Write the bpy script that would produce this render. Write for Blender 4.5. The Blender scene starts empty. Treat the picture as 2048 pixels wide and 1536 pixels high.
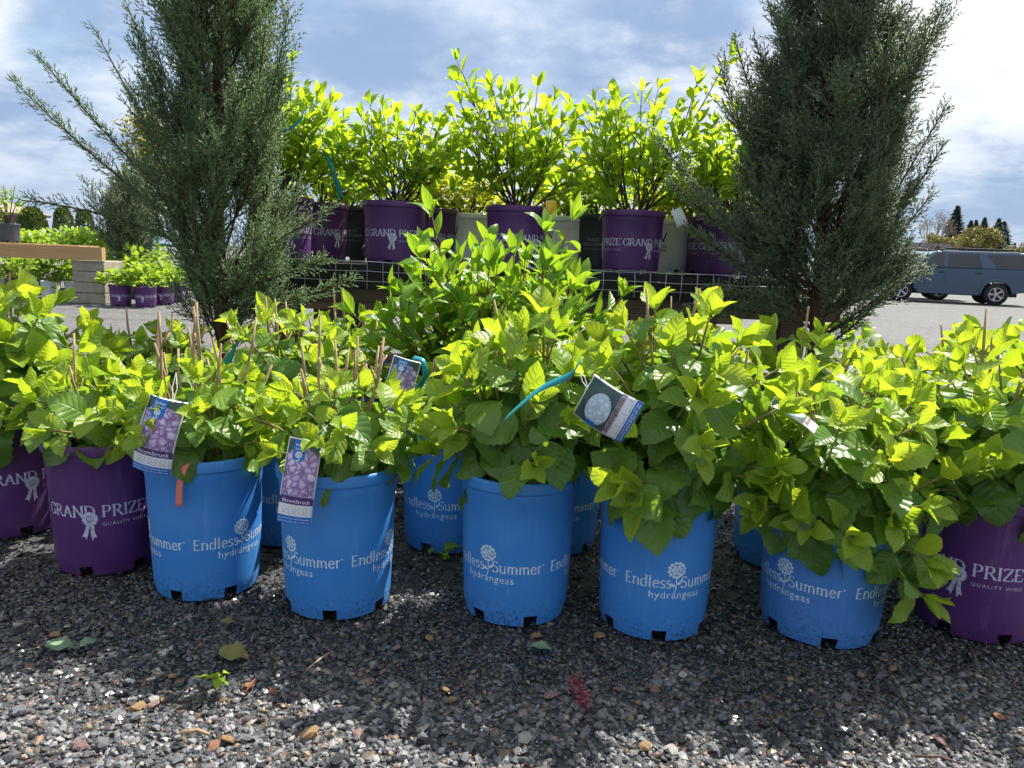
import bpy, bmesh, math, random
import numpy as np
from mathutils import Vector, Matrix

# ---------------------------------------------------------------- camera, sky, sun, exposure
scene = bpy.context.scene
COL = scene.collection
R = math.radians
FPX, CAM_H, PITCH, ROLL = 1538.0, 0.80, R(9.45), R(2.2)
cd = bpy.data.cameras.new('camera')
cam = bpy.data.objects.new('camera', cd)
COL.objects.link(cam)
cd.sensor_fit = 'HORIZONTAL'
cd.angle = 2 * math.atan(1024 / FPX)
cd.clip_start = 0.02
cd.clip_end = 3000
cam.matrix_world = Matrix.Translation((0, 0, CAM_H)) @ Matrix.Rotation(R(90) - PITCH, 4, 'X') @ Matrix.Rotation(ROLL, 4, 'Z')
scene.camera = cam

SUN_EL, SUN_AZ = R(55), R(41)          # azimuth measured from +Y towards +X
sd = bpy.data.lights.new('sun', 'SUN')
sd.energy = 3.3
sd.angle = R(0.5)
sd.color = (1.0, 0.95, 0.86)
sun = bpy.data.objects.new('sun', sd)
COL.objects.link(sun)
sv = Vector((math.sin(SUN_AZ) * math.cos(SUN_EL), math.cos(SUN_AZ) * math.cos(SUN_EL), math.sin(SUN_EL)))
sun.rotation_euler = sv.to_track_quat('Z', 'Y').to_euler()
sun.location = sv * 30

vs = scene.view_settings
vs.view_transform = 'Standard'
vs.look = 'None'
vs.gamma = 1.0
vs.exposure = 1.65
vs.use_curve_mapping = False
scene.cycles.max_bounces = 8
scene.cycles.diffuse_bounces = 8
scene.cycles.glossy_bounces = 2
scene.cycles.transmission_bounces = 3
scene.cycles.transparent_max_bounces = 4
scene.cycles.use_adaptive_sampling = True
scene.cycles.adaptive_threshold = 0.025
scene.cycles.sample_clamp_indirect = 6
try:
    scene.cycles.use_denoising = True
except Exception:
    pass

world = bpy.data.worlds.new('World')
scene.world = world
world.use_nodes = True


def build_world():
    nt = world.node_tree
    N, L = nt.nodes, nt.links
    N.clear()

    def n(t, **kw):
        q = N.new(t)
        for k, v in kw.items():
            setattr(q, k, v)
        return q

    def m(op, a, b=None, c=None):
        q = n('ShaderNodeMath', operation=op)
        for i, v in enumerate((a, b, c)):
            if v is None:
                continue
            if isinstance(v, (int, float)):
                q.inputs[i].default_value = v
            else:
                L.new(v, q.inputs[i])
        return q.outputs[0]
    out = n('ShaderNodeOutputWorld')
    sky = n('ShaderNodeTexSky', sky_type='NISHITA')
    sky.sun_disc = False
    sky.sun_elevation = SUN_EL
    sky.sun_rotation = SUN_AZ
    sky.air_density = 1.0
    sky.dust_density = 0.6
    sky.ozone_density = 1.5
    bg1 = n('ShaderNodeBackground')
    bg1.inputs[1].default_value = 0.05
    L.new(sky.outputs[0], bg1.inputs[0])
    tc = n('ShaderNodeTexCoord')
    sep = n('ShaderNodeSeparateXYZ')
    L.new(tc.outputs['Generated'], sep.inputs[0])
    x, y, z = sep.outputs
    den = m('ADD', m('MAXIMUM', z, 0.0), 0.30)
    cb = n('ShaderNodeCombineXYZ')
    L.new(m('DIVIDE', x, den), cb.inputs[0])
    L.new(m('DIVIDE', y, den), cb.inputs[1])

    def noise(scale, detail, rough, dist, off):
        mp = n('ShaderNodeMapping')
        mp.inputs['Location'].default_value = off
        L.new(cb.outputs[0], mp.inputs[0])
        t = n('ShaderNodeTexNoise')
        t.inputs['Scale'].default_value = scale
        t.inputs['Detail'].default_value = detail
        t.inputs['Roughness'].default_value = rough
        t.inputs['Distortion'].default_value = dist
        L.new(mp.outputs[0], t.inputs['Vector'])
        return t.outputs[0]

    def smooth(v, a, b):
        q = n('ShaderNodeMapRange', interpolation_type='SMOOTHSTEP')
        q.inputs[1].default_value = a
        q.inputs[2].default_value = b
        L.new(v, q.inputs[0])
        return q.outputs[0]
    n1 = noise(1.15, 10, 0.58, 0.35, (3.1, 1.7, 0.0))
    n2 = noise(0.62, 4, 0.5, 0.3, (2.5, -6.1, 2.0))
    n3 = noise(2.0, 10, 0.62, 0.12, (-6.1, 2.5, 1.0))
    cover = m('MAXIMUM', smooth(n1, 0.32, 0.44), m('SUBTRACT', 1.0, smooth(z, 0.06, 0.24)))
    body = m('ADD', m('MULTIPLY', n2, 0.62), m('MULTIPLY', n3, 0.50))
    light = smooth(body, 0.47, 0.63)
    light = m('MULTIPLY', light, smooth(z, -0.02, 0.22))     # far cloud bases are grey
    dt = n('ShaderNodeVectorMath', operation='DOT_PRODUCT')
    L.new(tc.outputs['Generated'], dt.inputs[0])
    dt.inputs[1].default_value = tuple(sv)
    glow = m('MULTIPLY', m('POWER', m('MAXIMUM', dt.outputs['Value'], 0.0), 3.0), 0.12)   # cloud lit through, towards the sun
    light = m('MINIMUM', m('ADD', light, m('MULTIPLY', glow, smooth(n3, 0.34, 0.60))), 1.0)
    grey = n('ShaderNodeMix', data_type='RGBA')
    grey.inputs['A'].default_value = (0.135, 0.185, 0.280, 1)   # heavy base
    grey.inputs['B'].default_value = (0.225, 0.278, 0.362, 1)   # thinner blue grey
    L.new(smooth(n3, 0.36, 0.62), grey.inputs['Factor'])
    mix = n('ShaderNodeMix', data_type='RGBA')
    L.new(grey.outputs['Result'], mix.inputs['A'])
    mix.inputs['B'].default_value = (0.42, 0.43, 0.445, 1)    # bright white cloud
    L.new(light, mix.inputs['Factor'])
    bg2 = n('ShaderNodeBackground')
    bg2.inputs[1].default_value = 0.82
    L.new(mix.outputs['Result'], bg2.inputs[0])
    ms = n('ShaderNodeMixShader')
    L.new(m('MULTIPLY', cover, 0.94), ms.inputs[0])
    L.new(bg1.outputs[0], ms.inputs[1])
    L.new(bg2.outputs[0], ms.inputs[2])
    L.new(ms.outputs[0], out.inputs[0])


build_world()

# ---------------------------------------------------------------- helpers: where things stand


def ray(px, py):
    x, y = (px - 1024) / FPX, -(py - 768) / FPX
    c, s = math.cos(ROLL), math.sin(ROLL)
    X, V = x * c - y * s, x * s + y * c
    cp, sp = math.cos(PITCH), math.sin(PITCH)
    return Vector((X, cp + V * sp, -sp + V * cp))


def P(px, py, Y):
    """survey point: the spot at distance Y in front of the camera station"""
    d = ray(px, py)
    return Vector((0, 0, CAM_H)) + d * (Y / d.y)


def G(px, py, z=0.0):
    d = ray(px, py)
    return Vector((0, 0, CAM_H)) + d * ((z - CAM_H) / d.z)


def sstep(a, b, v):
    t = min(1, max(0, (v - a) / (b - a)))
    return t * t * (3 - 2 * t)


def ground_z(x, y):
    return -0.27 * sstep(5, 22, y) * sstep(-1, 8, x)

# ---------------------------------------------------------------- helpers: meshes and objects


def tag(o, label=None, cat=None, group=None, kind=None):
    if label:
        o['label'] = label
    if cat:
        o['category'] = cat
    if group:
        o['group'] = group
    if kind:
        o['kind'] = kind
    return o


def empty(name, loc, rz=0.0):
    o = bpy.data.objects.new(name, None)
    o.empty_display_size = 0.05
    COL.objects.link(o)
    o.location = loc
    o.rotation_euler = (0, 0, rz)
    return o


def link(name, me, parent=None, loc=None, mw=None):
    o = bpy.data.objects.new(name, me)
    COL.objects.link(o)
    if parent is not None:
        o.parent = parent
    if loc is not None:
        o.location = loc
    if mw is not None:
        o.matrix_basis = mw
    return o


class MB:
    """collects shapes, builds one mesh"""

    def __init__(self):
        self.v, self.f, self.mi = [], [], []

    def face(self, pts, mi=0):
        b = len(self.v)
        self.v += [tuple(p) for p in pts]
        self.f.append(tuple(range(b, b + len(pts))))
        self.mi.append(mi)

    def box(self, c, s, rot=None, mi=0):
        b = len(self.v)
        for dx in (-.5, .5):
            for dy in (-.5, .5):
                for dz in (-.5, .5):
                    p = Vector((dx * s[0], dy * s[1], dz * s[2]))
                    if rot is not None:
                        p = rot @ p
                    self.v.append(tuple(p + Vector(c)))
        for q in ((0, 1, 3, 2), (4, 6, 7, 5), (0, 4, 5, 1), (2, 3, 7, 6), (0, 2, 6, 4), (1, 5, 7, 3)):
            self.f.append(tuple(b + i for i in q))
            self.mi.append(mi)
        return self

    def tube(self, pts, rad, n=6, cap=True, mi=0):
        pts = [Vector(p) for p in pts]
        b0 = len(self.v)
        ref = Vector((0.31, 0.17, 0.93))
        for i, p in enumerate(pts):
            t = (pts[min(i + 1, len(pts) - 1)] - pts[max(i - 1, 0)])
            t = t.normalized() if t.length > 1e-9 else Vector((0, 0, 1))
            a = t.cross(ref)
            if a.length < 0.15:
                a = t.cross(Vector((1, 0, 0)))
            a.normalize()
            c = t.cross(a)
            r = rad[i] if isinstance(rad, (list, tuple)) else rad
            for k in range(n):
                an = 2 * math.pi * k / n
                self.v.append(tuple(p + (a * math.cos(an) + c * math.sin(an)) * r))
        for i in range(len(pts) - 1):
            for k in range(n):
                k2 = (k + 1) % n
                self.f.append((b0 + i * n + k, b0 + i * n + k2, b0 + (i + 1) * n + k2, b0 + (i + 1) * n + k))
                self.mi.append(mi)
        if cap:
            self.f.append(tuple(b0 + k for k in reversed(range(n))))
            self.f.append(tuple(b0 + (len(pts) - 1) * n + k for k in range(n)))
            self.mi += [mi, mi]
        return self

    def lathe(self, prof, n=32, mi=0, center=(0, 0, 0)):
        b0 = len(self.v)
        for r, z in prof:
            for k in range(n):
                a = 2 * math.pi * k / n
                self.v.append((center[0] + r * math.sin(a), center[1] - r * math.cos(a), center[2] + z))
        for i in range(len(prof) - 1):
            for k in range(n):
                k2 = (k + 1) % n
                self.f.append((b0 + i * n + k, b0 + i * n + k2, b0 + (i + 1) * n + k2, b0 + (i + 1) * n + k))
                self.mi.append(mi)
        return self

    def prism(self, poly, y0, y1, mi=0):
        """poly in (x,z), extruded along y"""
        b = len(self.v)
        m = len(poly)
        self.v += [(x, y0, z) for x, z in poly] + [(x, y1, z) for x, z in poly]
        self.f.append(tuple(range(b, b + m)))
        self.f.append(tuple(b + m + i for i in reversed(range(m))))
        self.mi += [mi, mi]
        for i in range(m):
            j = (i + 1) % m
            self.f.append((b + i, b + m + i, b + m + j, b + j))
            self.mi.append(mi)
        return self

    def mesh(self, name, mats, smooth=False):
        me = bpy.data.meshes.new(name)
        me.from_pydata(self.v, [], self.f)
        for mm in (mats if isinstance(mats, (list, tuple)) else [mats]):
            me.materials.append(mm)
        if len(me.materials) > 1:
            me.polygons.foreach_set('material_index', self.mi)
        if smooth:
            me.polygons.foreach_set('use_smooth', [True] * len(me.polygons))
        me.update()
        return me

    def build(self, name, mats, parent=None, loc=None, smooth=False):
        return link(name, self.mesh(name, mats, smooth), parent, loc)


def np_mesh(name, V, F, mat, smooth=False, uv=None):
    """V (n,3), F (m,k) arrays"""
    me = bpy.data.meshes.new(name)
    V = np.ascontiguousarray(V, dtype=np.float32)
    F = np.ascontiguousarray(F, dtype=np.int32)
    k = F.shape[1]
    me.vertices.add(len(V))
    me.vertices.foreach_set('co', V.ravel())
    me.loops.add(F.size)
    me.loops.foreach_set('vertex_index', F.ravel())
    me.polygons.add(len(F))
    me.polygons.foreach_set('loop_start', np.arange(0, F.size, k, dtype=np.int32))
    me.polygons.foreach_set('loop_total', np.full(len(F), k, dtype=np.int32))
    if uv is not None:
        ul = me.uv_layers.new(name='UVMap')
        ul.data.foreach_set('uv', np.ascontiguousarray(uv[F.ravel()], dtype=np.float32).ravel())
    me.materials.append(mat)
    me.polygons.foreach_set('use_smooth', np.full(len(F), smooth))
    me.update()
    me.validate()
    return me

# ---------------------------------------------------------------- materials


class NT:
    def __init__(self, name):
        self.m = bpy.data.materials.new(name)
        self.m.use_nodes = True
        self.nt = self.m.node_tree
        self.nt.nodes.clear()
        self.out = self.n('ShaderNodeOutputMaterial')

    def n(self, t, **kw):
        q = self.nt.nodes.new(t)
        for k, v in kw.items():
            setattr(q, k, v)
        return q

    def l(self, a, b):
        self.nt.links.new(a, b)

    def setin(self, sock, v):
        if isinstance(v, bpy.types.NodeSocket):
            self.l(v, sock)
        elif isinstance(v, (tuple, list)):
            sock.default_value = tuple(v) + ((1,) if len(v) == 3 and sock.type == 'RGBA' else ())
        else:
            sock.default_value = v

    def math(self, op, a, b=None, c=None):
        q = self.n('ShaderNodeMath', operation=op)
        for i, v in enumerate((a, b, c)):
            if v is not None:
                self.setin(q.inputs[i], v)
        return q.outputs[0]

    def mixc(self, f, a, b, mode='MIX'):
        q = self.n('ShaderNodeMix', data_type='RGBA', blend_type=mode)
        self.setin(q.inputs['Factor'], f)
        self.setin(q.inputs['A'], a)
        self.setin(q.inputs['B'], b)
        return q.outputs['Result']

    def smooth(self, v, a, b, lo=0.0, hi=1.0):
        q = self.n('ShaderNodeMapRange', interpolation_type='SMOOTHSTEP')
        q.inputs[1].default_value = a
        q.inputs[2].default_value = b
        q.inputs[3].default_value = lo
        q.inputs[4].default_value = hi
        self.l(v, q.inputs[0])
        return q.outputs[0]

    def noise(self, scale, detail=4, rough=0.55, vec=None, dist=0.0):
        q = self.n('ShaderNodeTexNoise')
        q.inputs['Scale'].default_value = scale
        q.inputs['Detail'].default_value = detail
        q.inputs['Roughness'].default_value = rough
        q.inputs['Distortion'].default_value = dist
        if vec is None:
            vec = self.coord('Object')
        self.l(vec, q.inputs['Vector'])
        return q.outputs[0]

    def coord(self, kind):
        if not hasattr(self, '_tc'):
            self._tc = self.n('ShaderNodeTexCoord')
        return self._tc.outputs[kind]

    def scaled(self, vec, s):
        q = self.n('ShaderNodeMapping')
        q.inputs['Scale'].default_value = s
        self.l(vec, q.inputs[0])
        return q.outputs[0]

    def bump(self, h, strength, dist=0.01, normal=None):
        q = self.n('ShaderNodeBump')
        q.inputs['Strength'].default_value = strength
        q.inputs['Distance'].default_value = dist
        self.l(h, q.inputs['Height'])
        if normal is not None:
            self.l(normal, q.inputs['Normal'])
        return q.outputs[0]

    def principled(self, color, rough=0.5, spec=0.5, metal=0.0, normal=None, coat=0.0, trans=0.0):
        q = self.n('ShaderNodeBsdfPrincipled')
        self.setin(q.inputs['Base Color'], color)
        self.setin(q.inputs['Roughness'], rough)
        self.setin(q.inputs['Specular IOR Level'], spec)
        self.setin(q.inputs['Metallic'], metal)
        if coat:
            q.inputs['Coat Weight'].default_value = coat
            q.inputs['Coat Roughness'].default_value = 0.08
        if trans:
            q.inputs['Transmission Weight'].default_value = trans
        if normal is not None:
            self.l(normal, q.inputs['Normal'])
        return q.outputs[0]

    def done(self, sh):
        self.l(sh, self.out.inputs[0])
        return self.m


def plain(name, col, rough=0.6, var=0.25, scale=18.0, spec=0.4, metal=0.0, bump=0.0):
    t = NT(name)
    nz = t.noise(scale, 5, 0.6)
    c = t.mixc(t.smooth(nz, 0.3, 0.7), tuple(v * (1 - var) for v in col), tuple(min(1, v * (1 + var)) for v in col))
    nm = t.bump(t.noise(scale * 4, 4), bump, 0.005) if bump else None
    return t.done(t.principled(c, rough, spec, metal, nm))


def pot_plastic(name, col, dusty, rough=0.42):
    t = NT(name)
    ob = t.coord('Object')
    sep = t.n('ShaderNodeSeparateXYZ')
    t.l(ob, sep.inputs[0])
    info = t.n('ShaderNodeObjectInfo')
    shift = t.n('ShaderNodeVectorMath', operation='ADD')
    t.l(ob, shift.inputs[0])
    rv = t.n('ShaderNodeCombineXYZ')
    t.l(t.math('MULTIPLY', info.outputs['Random'], 9.0), rv.inputs[0])
    t.l(rv.outputs[0], shift.inputs[1])
    v = shift.outputs[0]
    big = t.noise(9, 4, 0.55, v)
    fine = t.noise(120, 3, 0.7, v)
    scuff = t.noise(40, 6, 0.7, t.scaled(v, (1, 1, 0.25)))
    c = t.mixc(t.smooth(big, 0.3, 0.75, 0, 0.22), col, dusty)
    c = t.mixc(t.smooth(scuff, 0.56, 0.76, 0, 0.6), c, dusty)
    run = t.noise(55, 3, 0.6, t.scaled(v, (1, 1, 0.05)))
    c = t.mixc(t.smooth(run, 0.60, 0.74, 0, 0.35), c, dusty)
    # soil splashed on the lowest few centimetres
    low = t.smooth(t.math('SUBTRACT', sep.outputs[2], t.math('MULTIPLY', t.math('SUBTRACT', big, 0.5), 0.12)), 0.0, 0.085, 1, 0)
    splash = t.math('MULTIPLY', low, t.smooth(fine, 0.50, 0.66))
    c = t.mixc(t.math('MULTIPLY', splash, 0.75), c, (0.035, 0.03, 0.025))
    fleck = t.smooth(t.noise(260, 2, 0.5, v), 0.73, 0.78)
    c = t.mixc(t.math('MULTIPLY', fleck, 0.5), c, (0.04, 0.035, 0.03))
    r = t.math('ADD', t.math('MULTIPLY', big, 0.22), rough - 0.08)
    return t.done(t.principled(c, r, 0.5, 0, t.bump(fine, 0.06, 0.002)))


def leaf_mat(name, c1, c2, tr1, tr2, trans=0.45, veins=7.0, slope=0.42, rough=0.36, bumps=0.5, blem=0.0, clump=38, brown=0.0):
    t = NT(name)
    uv = t.n('ShaderNodeUVMap')
    sep = t.n('ShaderNodeSeparateXYZ')
    t.l(uv.outputs[0], sep.inputs[0])
    s = t.math('ABSOLUTE', t.math('SUBTRACT', t.math('MULTIPLY', sep.outputs[0], 2.0), 1.0))
    tt = sep.outputs[1]
    ph = t.math('MULTIPLY', t.math('SUBTRACT', tt, t.math('MULTIPLY', s, slope * 0.5)), veins)
    fr = t.math('FRACT', t.math('ADD', ph, 10.0))
    tri = t.math('ABSOLUTE', t.math('SUBTRACT', t.math('MULTIPLY', fr, 2.0), 1.0))   # 1 on a vein
    lat = t.smooth(tri, 0.86, 0.98)
    mid = t.smooth(s, 0.015, 0.06, 1, 0)
    vein = t.math('MAXIMUM', t.math('MULTIPLY', lat, 0.55), mid)
    oi = t.n('ShaderNodeObjectInfo')
    ge = t.n('ShaderNodeNewGeometry')
    rnd = t.math('FRACT', t.math('ADD', oi.outputs['Random'], ge.outputs['Random Per Island']))
    nz = t.noise(clump, 2, 0.6)
    f = t.math('ADD', t.math('MULTIPLY', rnd, 0.75), t.math('MULTIPLY', nz, 0.3))
    col = t.mixc(f, c1, c2)
    vcol = t.mixc(0.5, col, (0.36, 0.44, 0.12))
    col = t.mixc(t.math('MULTIPLY', vein, 0.55), col, vcol)
    if blem:
        bl = t.math('MULTIPLY', t.smooth(t.noise(60, 5, 0.7), 0.66, 0.74), t.smooth(rnd, 1 - blem, 1.0))
        col = t.mixc(bl, col, (0.16, 0.085, 0.03))
    if brown:
        col = t.mixc(t.smooth(rnd, 1 - brown, 1 - brown * .7), col, (0.20, 0.125, 0.065))
    trc = t.mixc(f, tr1, tr2)
    trc = t.mixc(t.math('MULTIPLY', vein, 0.5), trc, tuple(v * 0.45 for v in tr1))
    puff = t.math('POWER', tri, 2.0)
    h = t.math('MULTIPLY', puff, -1.0)
    h = t.math('ADD', h, t.math('MULTIPLY', mid, -0.8))
    nm = t.bump(h, bumps, 0.0035) if bumps else None
    rr = t.math('ADD', rough - 0.06, t.math('MULTIPLY', nz, 0.16))
    b1 = t.principled(col, rr, 0.5, 0, nm)
    b2 = t.n('ShaderNodeBsdfTranslucent')
    t.l(trc, b2.inputs[0])
    if nm is not None:
        t.l(nm, b2.inputs['Normal'])
    mx = t.n('ShaderNodeMixShader')
    mx.inputs[0].default_value = trans
    t.l(b1, mx.inputs[1])
    t.l(b2.outputs[0], mx.inputs[2])
    return t.done(mx.outputs[0])


def bark(name, c1, c2, scale=60, rough=0.8, bump=0.5):
    t = NT(name)
    nz = t.noise(scale, 6, 0.65, t.scaled(t.coord('Object'), (1, 1, 0.22)))
    c = t.mixc(t.smooth(nz, 0.32, 0.68), c1, c2)
    return t.done(t.principled(c, rough, 0.3, 0, t.bump(nz, bump, 0.004)))


def wood(name, c1, c2, axis=(0.12, 4, 4), scale=16, knots=True):
    t = NT(name)
    v = t.scaled(t.coord('Object'), axis)
    nz = t.noise(scale, 6, 0.6, v, 0.6)
    w = t.n('ShaderNodeTexWave', wave_type='BANDS', bands_direction='Z')
    w.inputs['Scale'].default_value = scale * 0.55
    w.inputs['Distortion'].default_value = 7
    w.inputs['Detail'].default_value = 4
    t.l(v, w.inputs['Vector'])
    f = t.math('ADD', t.math('MULTIPLY', nz, 0.7), t.math('MULTIPLY', w.outputs[1], 0.3))
    c = t.mixc(t.smooth(f, 0.3, 0.7), c1, c2)
    if knots:
        vo = t.n('ShaderNodeTexVoronoi')
        vo.inputs['Scale'].default_value = 4.0
        t.l(t.scaled(t.coord('Object'), (1, 1.6, 1.6)), vo.inputs['Vector'])
        k = t.smooth(vo.outputs['Distance'], 0.05, 0.11, 1, 0)
        c = t.mixc(t.math('MULTIPLY', k, 0.6), c, tuple(v_ * 0.4 for v_ in c1))
    return t.done(t.principled(c, 0.75, 0.3, 0, t.bump(f, 0.35, 0.004)))


M = {}
M['blue'] = pot_plastic('blue_pot_plastic', (0.038, 0.225, 0.62), (0.14, 0.32, 0.62))
M['blue2'] = pot_plastic('faded_blue_pot_plastic', (0.055, 0.21, 0.56), (0.16, 0.32, 0.60))
M['purple'] = pot_plastic('purple_pot_plastic', (0.082, 0.018, 0.135), (0.17, 0.09, 0.22))
M['black'] = pot_plastic('black_pot_plastic', (0.020, 0.018, 0.030), (0.07, 0.06, 0.08))
M['white'] = pot_plastic('white_pot_plastic', (0.74, 0.76, 0.78), (0.58, 0.58, 0.57))
M['greypot'] = pot_plastic('grey_pot_plastic', (0.035, 0.045, 0.065), (0.09, 0.10, 0.12))
M['print_b'] = plain('pale_blue_print', (0.60, 0.72, 0.86), 0.5, 0.28, 140)
M['print_p'] = plain('lilac_print', (0.50, 0.50, 0.66), 0.5, 0.28, 140)
M['print_k'] = plain('dark_print', (0.03, 0.03, 0.03), 0.5, 0.1)
M['print_w'] = plain('white_print', (0.78, 0.80, 0.84), 0.5, 0.05)
M['print_grey'] = plain('grey_print', (0.34, 0.33, 0.40), 0.5, 0.1)
M['soil'] = plain('potting_soil', (0.022, 0.016, 0.012), 0.95, 0.6, 90, 0.2, 0, 1.0)
M['stem'] = bark('green_brown_stem', (0.17, 0.15, 0.05), (0.27, 0.20, 0.09))
M['cane'] = bark('dry_tan_cane', (0.24, 0.155, 0.085), (0.46, 0.34, 0.20), 90)
M['redstem'] = bark('red_brown_stem', (0.15, 0.035, 0.02), (0.26, 0.09, 0.04))
M['darkstem'] = bark('dark_brown_stem', (0.06, 0.04, 0.03), (0.14, 0.10, 0.07))
M['jbark'] = bark('juniper_bark', (0.045, 0.026, 0.018), (0.13, 0.075, 0.05), 40, 0.9, 1.0)
M['barkgrey'] = bark('grey_bark', (0.10, 0.085, 0.07), (0.22, 0.19, 0.16), 8)
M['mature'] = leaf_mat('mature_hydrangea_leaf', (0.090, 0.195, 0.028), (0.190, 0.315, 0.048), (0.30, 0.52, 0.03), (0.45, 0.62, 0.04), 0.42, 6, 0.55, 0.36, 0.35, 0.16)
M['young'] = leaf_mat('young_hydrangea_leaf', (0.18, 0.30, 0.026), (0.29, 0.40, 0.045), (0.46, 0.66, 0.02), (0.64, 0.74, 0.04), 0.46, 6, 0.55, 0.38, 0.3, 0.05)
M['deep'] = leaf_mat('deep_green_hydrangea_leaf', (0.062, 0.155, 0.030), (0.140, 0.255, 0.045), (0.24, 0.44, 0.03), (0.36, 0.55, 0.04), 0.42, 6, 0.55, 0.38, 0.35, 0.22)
M['pan'] = leaf_mat('glossy_panicle_leaf', (0.085, 0.21, 0.026), (0.18, 0.33, 0.036), (0.32, 0.56, 0.02), (0.50, 0.70, 0.03), 0.42, 4, 1.0, 0.28, 0.3)
M['shelf'] = leaf_mat('spring_green_shrub_leaf', (0.13, 0.26, 0.022), (0.23, 0.37, 0.030), (0.44, 0.66, 0.02), (0.64, 0.79, 0.04), 0.54, 4, 1.0, 0.36, 0.25)
M['yellow'] = leaf_mat('yellow_green_shrub_leaf', (0.22, 0.28, 0.02), (0.36, 0.38, 0.03), (0.55, 0.66, 0.02), (0.75, 0.74, 0.05), 0.5, 4, 1.0, 0.4, 0.25)
M['fargreen'] = leaf_mat('nursery_row_leaf', (0.11, 0.23, 0.03), (0.20, 0.33, 0.04), (0.36, 0.58, 0.03), (0.55, 0.70, 0.05), 0.4, 4, 1.0, 0.4, 0.2)
M['juniper'] = leaf_mat('blue_green_juniper', (0.110, 0.190, 0.095), (0.270, 0.360, 0.170), (0.28, 0.44, 0.13), (0.48, 0.60, 0.20), 0.36, 3, 0.2, 0.5, 0.0, 0.0, 7, 0.07)
M['juniper2'] = leaf_mat('grey_green_juniper', (0.100, 0.160, 0.095), (0.245, 0.315, 0.168), (0.24, 0.36, 0.12), (0.42, 0.50, 0.20), 0.33, 3, 0.2, 0.5, 0.0, 0.0, 7, 0.12)
M['thuja'] = leaf_mat('arborvitae_foliage', (0.030, 0.075, 0.014), (0.09, 0.13, 0.022), (0.10, 0.18, 0.02), (0.22, 0.26, 0.03), 0.25, 3, 0.2, 0.6, 0.0)
M['conifer'] = plain('fir_needles', (0.028, 0.048, 0.036), 0.8, 0.4, 3)
M['willow'] = plain('spring_willow_leaf', (0.30, 0.27, 0.08), 0.7, 0.35, 2)
M['buds'] = plain('bud_haze_leaf', (0.30, 0.24, 0.13), 0.7, 0.3, 2)
M['ambertree'] = leaf_mat('amber_spring_leaf', (0.20, 0.15, 0.03), (0.25, 0.25, 0.04), (0.55, 0.42, 0.04), (0.50, 0.55, 0.05), 0.45, 4, 0.7, 0.4, 0.0)
M['berberis'] = plain('barberry_red_leaf', (0.17, 0.035, 0.042), 0.45, 0.6, 90)
M['bench_dark'] = wood('black_weathered_board', (0.008, 0.008, 0.009), (0.030, 0.026, 0.024), knots=False)
M['bench_brown'] = wood('dark_brown_beam', (0.045, 0.033, 0.020), (0.115, 0.085, 0.050))
M['bench_tan'] = wood('orange_cedar_beam', (0.32, 0.19, 0.085), (0.50, 0.33, 0.16))
M['block'] = plain('concrete_block', (0.30, 0.27, 0.215), 0.9, 0.18, 10, 0.2, 0, 0.6)
M['wire'] = plain('galvanised_wire', (0.62, 0.64, 0.66), 0.35, 0.1, 30, 0.5, 0.85)
M['teal'] = plain('teal_ribbon_plastic', (0.01, 0.24, 0.27), 0.35, 0.1)
M['coral'] = plain('coral_ribbon_plastic', (0.72, 0.20, 0.16), 0.4, 0.06)
M['orangeplastic'] = plain('orange_plastic_strip', (0.62, 0.10, 0.03), 0.4, 0.1)
M['card'] = plain('white_tag_card', (0.72, 0.74, 0.78), 0.3, 0.05)
M['string'] = plain('white_elastic_string', (0.75, 0.75, 0.72), 0.6, 0.05)
M['tagblue'] = plain('tag_blue_print', (0.01, 0.15, 0.50), 0.3, 0.05)
M['tagpurple'] = plain('tag_purple_print', (0.075, 0.022, 0.16), 0.3, 0.05)
M['tagpink'] = plain('tag_pink_print', (0.44, 0.34, 0.40), 0.3, 0.05)
M['tagdark'] = plain('tag_dark_print', (0.045, 0.085, 0.075), 0.3, 0.3, 40)
M['tagyellow'] = plain('yellow_tag_card', (0.70, 0.42, 0.02), 0.4, 0.08)


def petals(name, a, b, edge, scale):
    t = NT(name)
    v0 = t.coord('Object')
    nn = t.n('ShaderNodeTexNoise')
    nn.inputs['Scale'].default_value = scale * .8
    nn.inputs['Detail'].default_value = 3
    t.l(v0, nn.inputs['Vector'])
    off = t.n('ShaderNodeVectorMath', operation='MULTIPLY_ADD')
    t.l(nn.outputs['Color'], off.inputs[0])
    off.inputs[1].default_value = (.020, .020, .020)
    t.l(v0, off.inputs[2])
    v = off.outputs[0]
    vo = t.n('ShaderNodeTexVoronoi', feature='F1')
    vo.inputs['Scale'].default_value = scale
    t.l(v, vo.inputs['Vector'])
    ve = t.n('ShaderNodeTexVoronoi', feature='DISTANCE_TO_EDGE')
    ve.inputs['Scale'].default_value = scale
    t.l(v, ve.inputs['Vector'])
    c = t.mixc(t.smooth(vo.outputs['Distance'], 0.05, 0.55), a, b)
    sp = t.n('ShaderNodeSeparateColor')
    t.l(vo.outputs['Color'], sp.inputs[0])
    c = t.mixc(t.math('MULTIPLY', sp.outputs[0], 0.5), c, (0.74, 0.68, 0.76))
    c = t.mixc(t.smooth(sp.outputs[1], 0.55, 1.0, 0, 0.6), c, tuple(q * .55 for q in b))
    c = t.mixc(t.smooth(ve.outputs['Distance'], 0.0, 0.20, 0.85, 0), c, edge)
    return t.done(t.principled(c, 0.28, 0.5))


M['petal_purple'] = petals('purple_flower_print', (0.66, 0.52, 0.74), (0.40, 0.24, 0.56), (0.16, 0.08, 0.22), 70)
M['petal_white'] = petals('white_flower_print', (0.70, 0.79, 0.84), (0.50, 0.64, 0.72), (0.36, 0.50, 0.58), 95)


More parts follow.
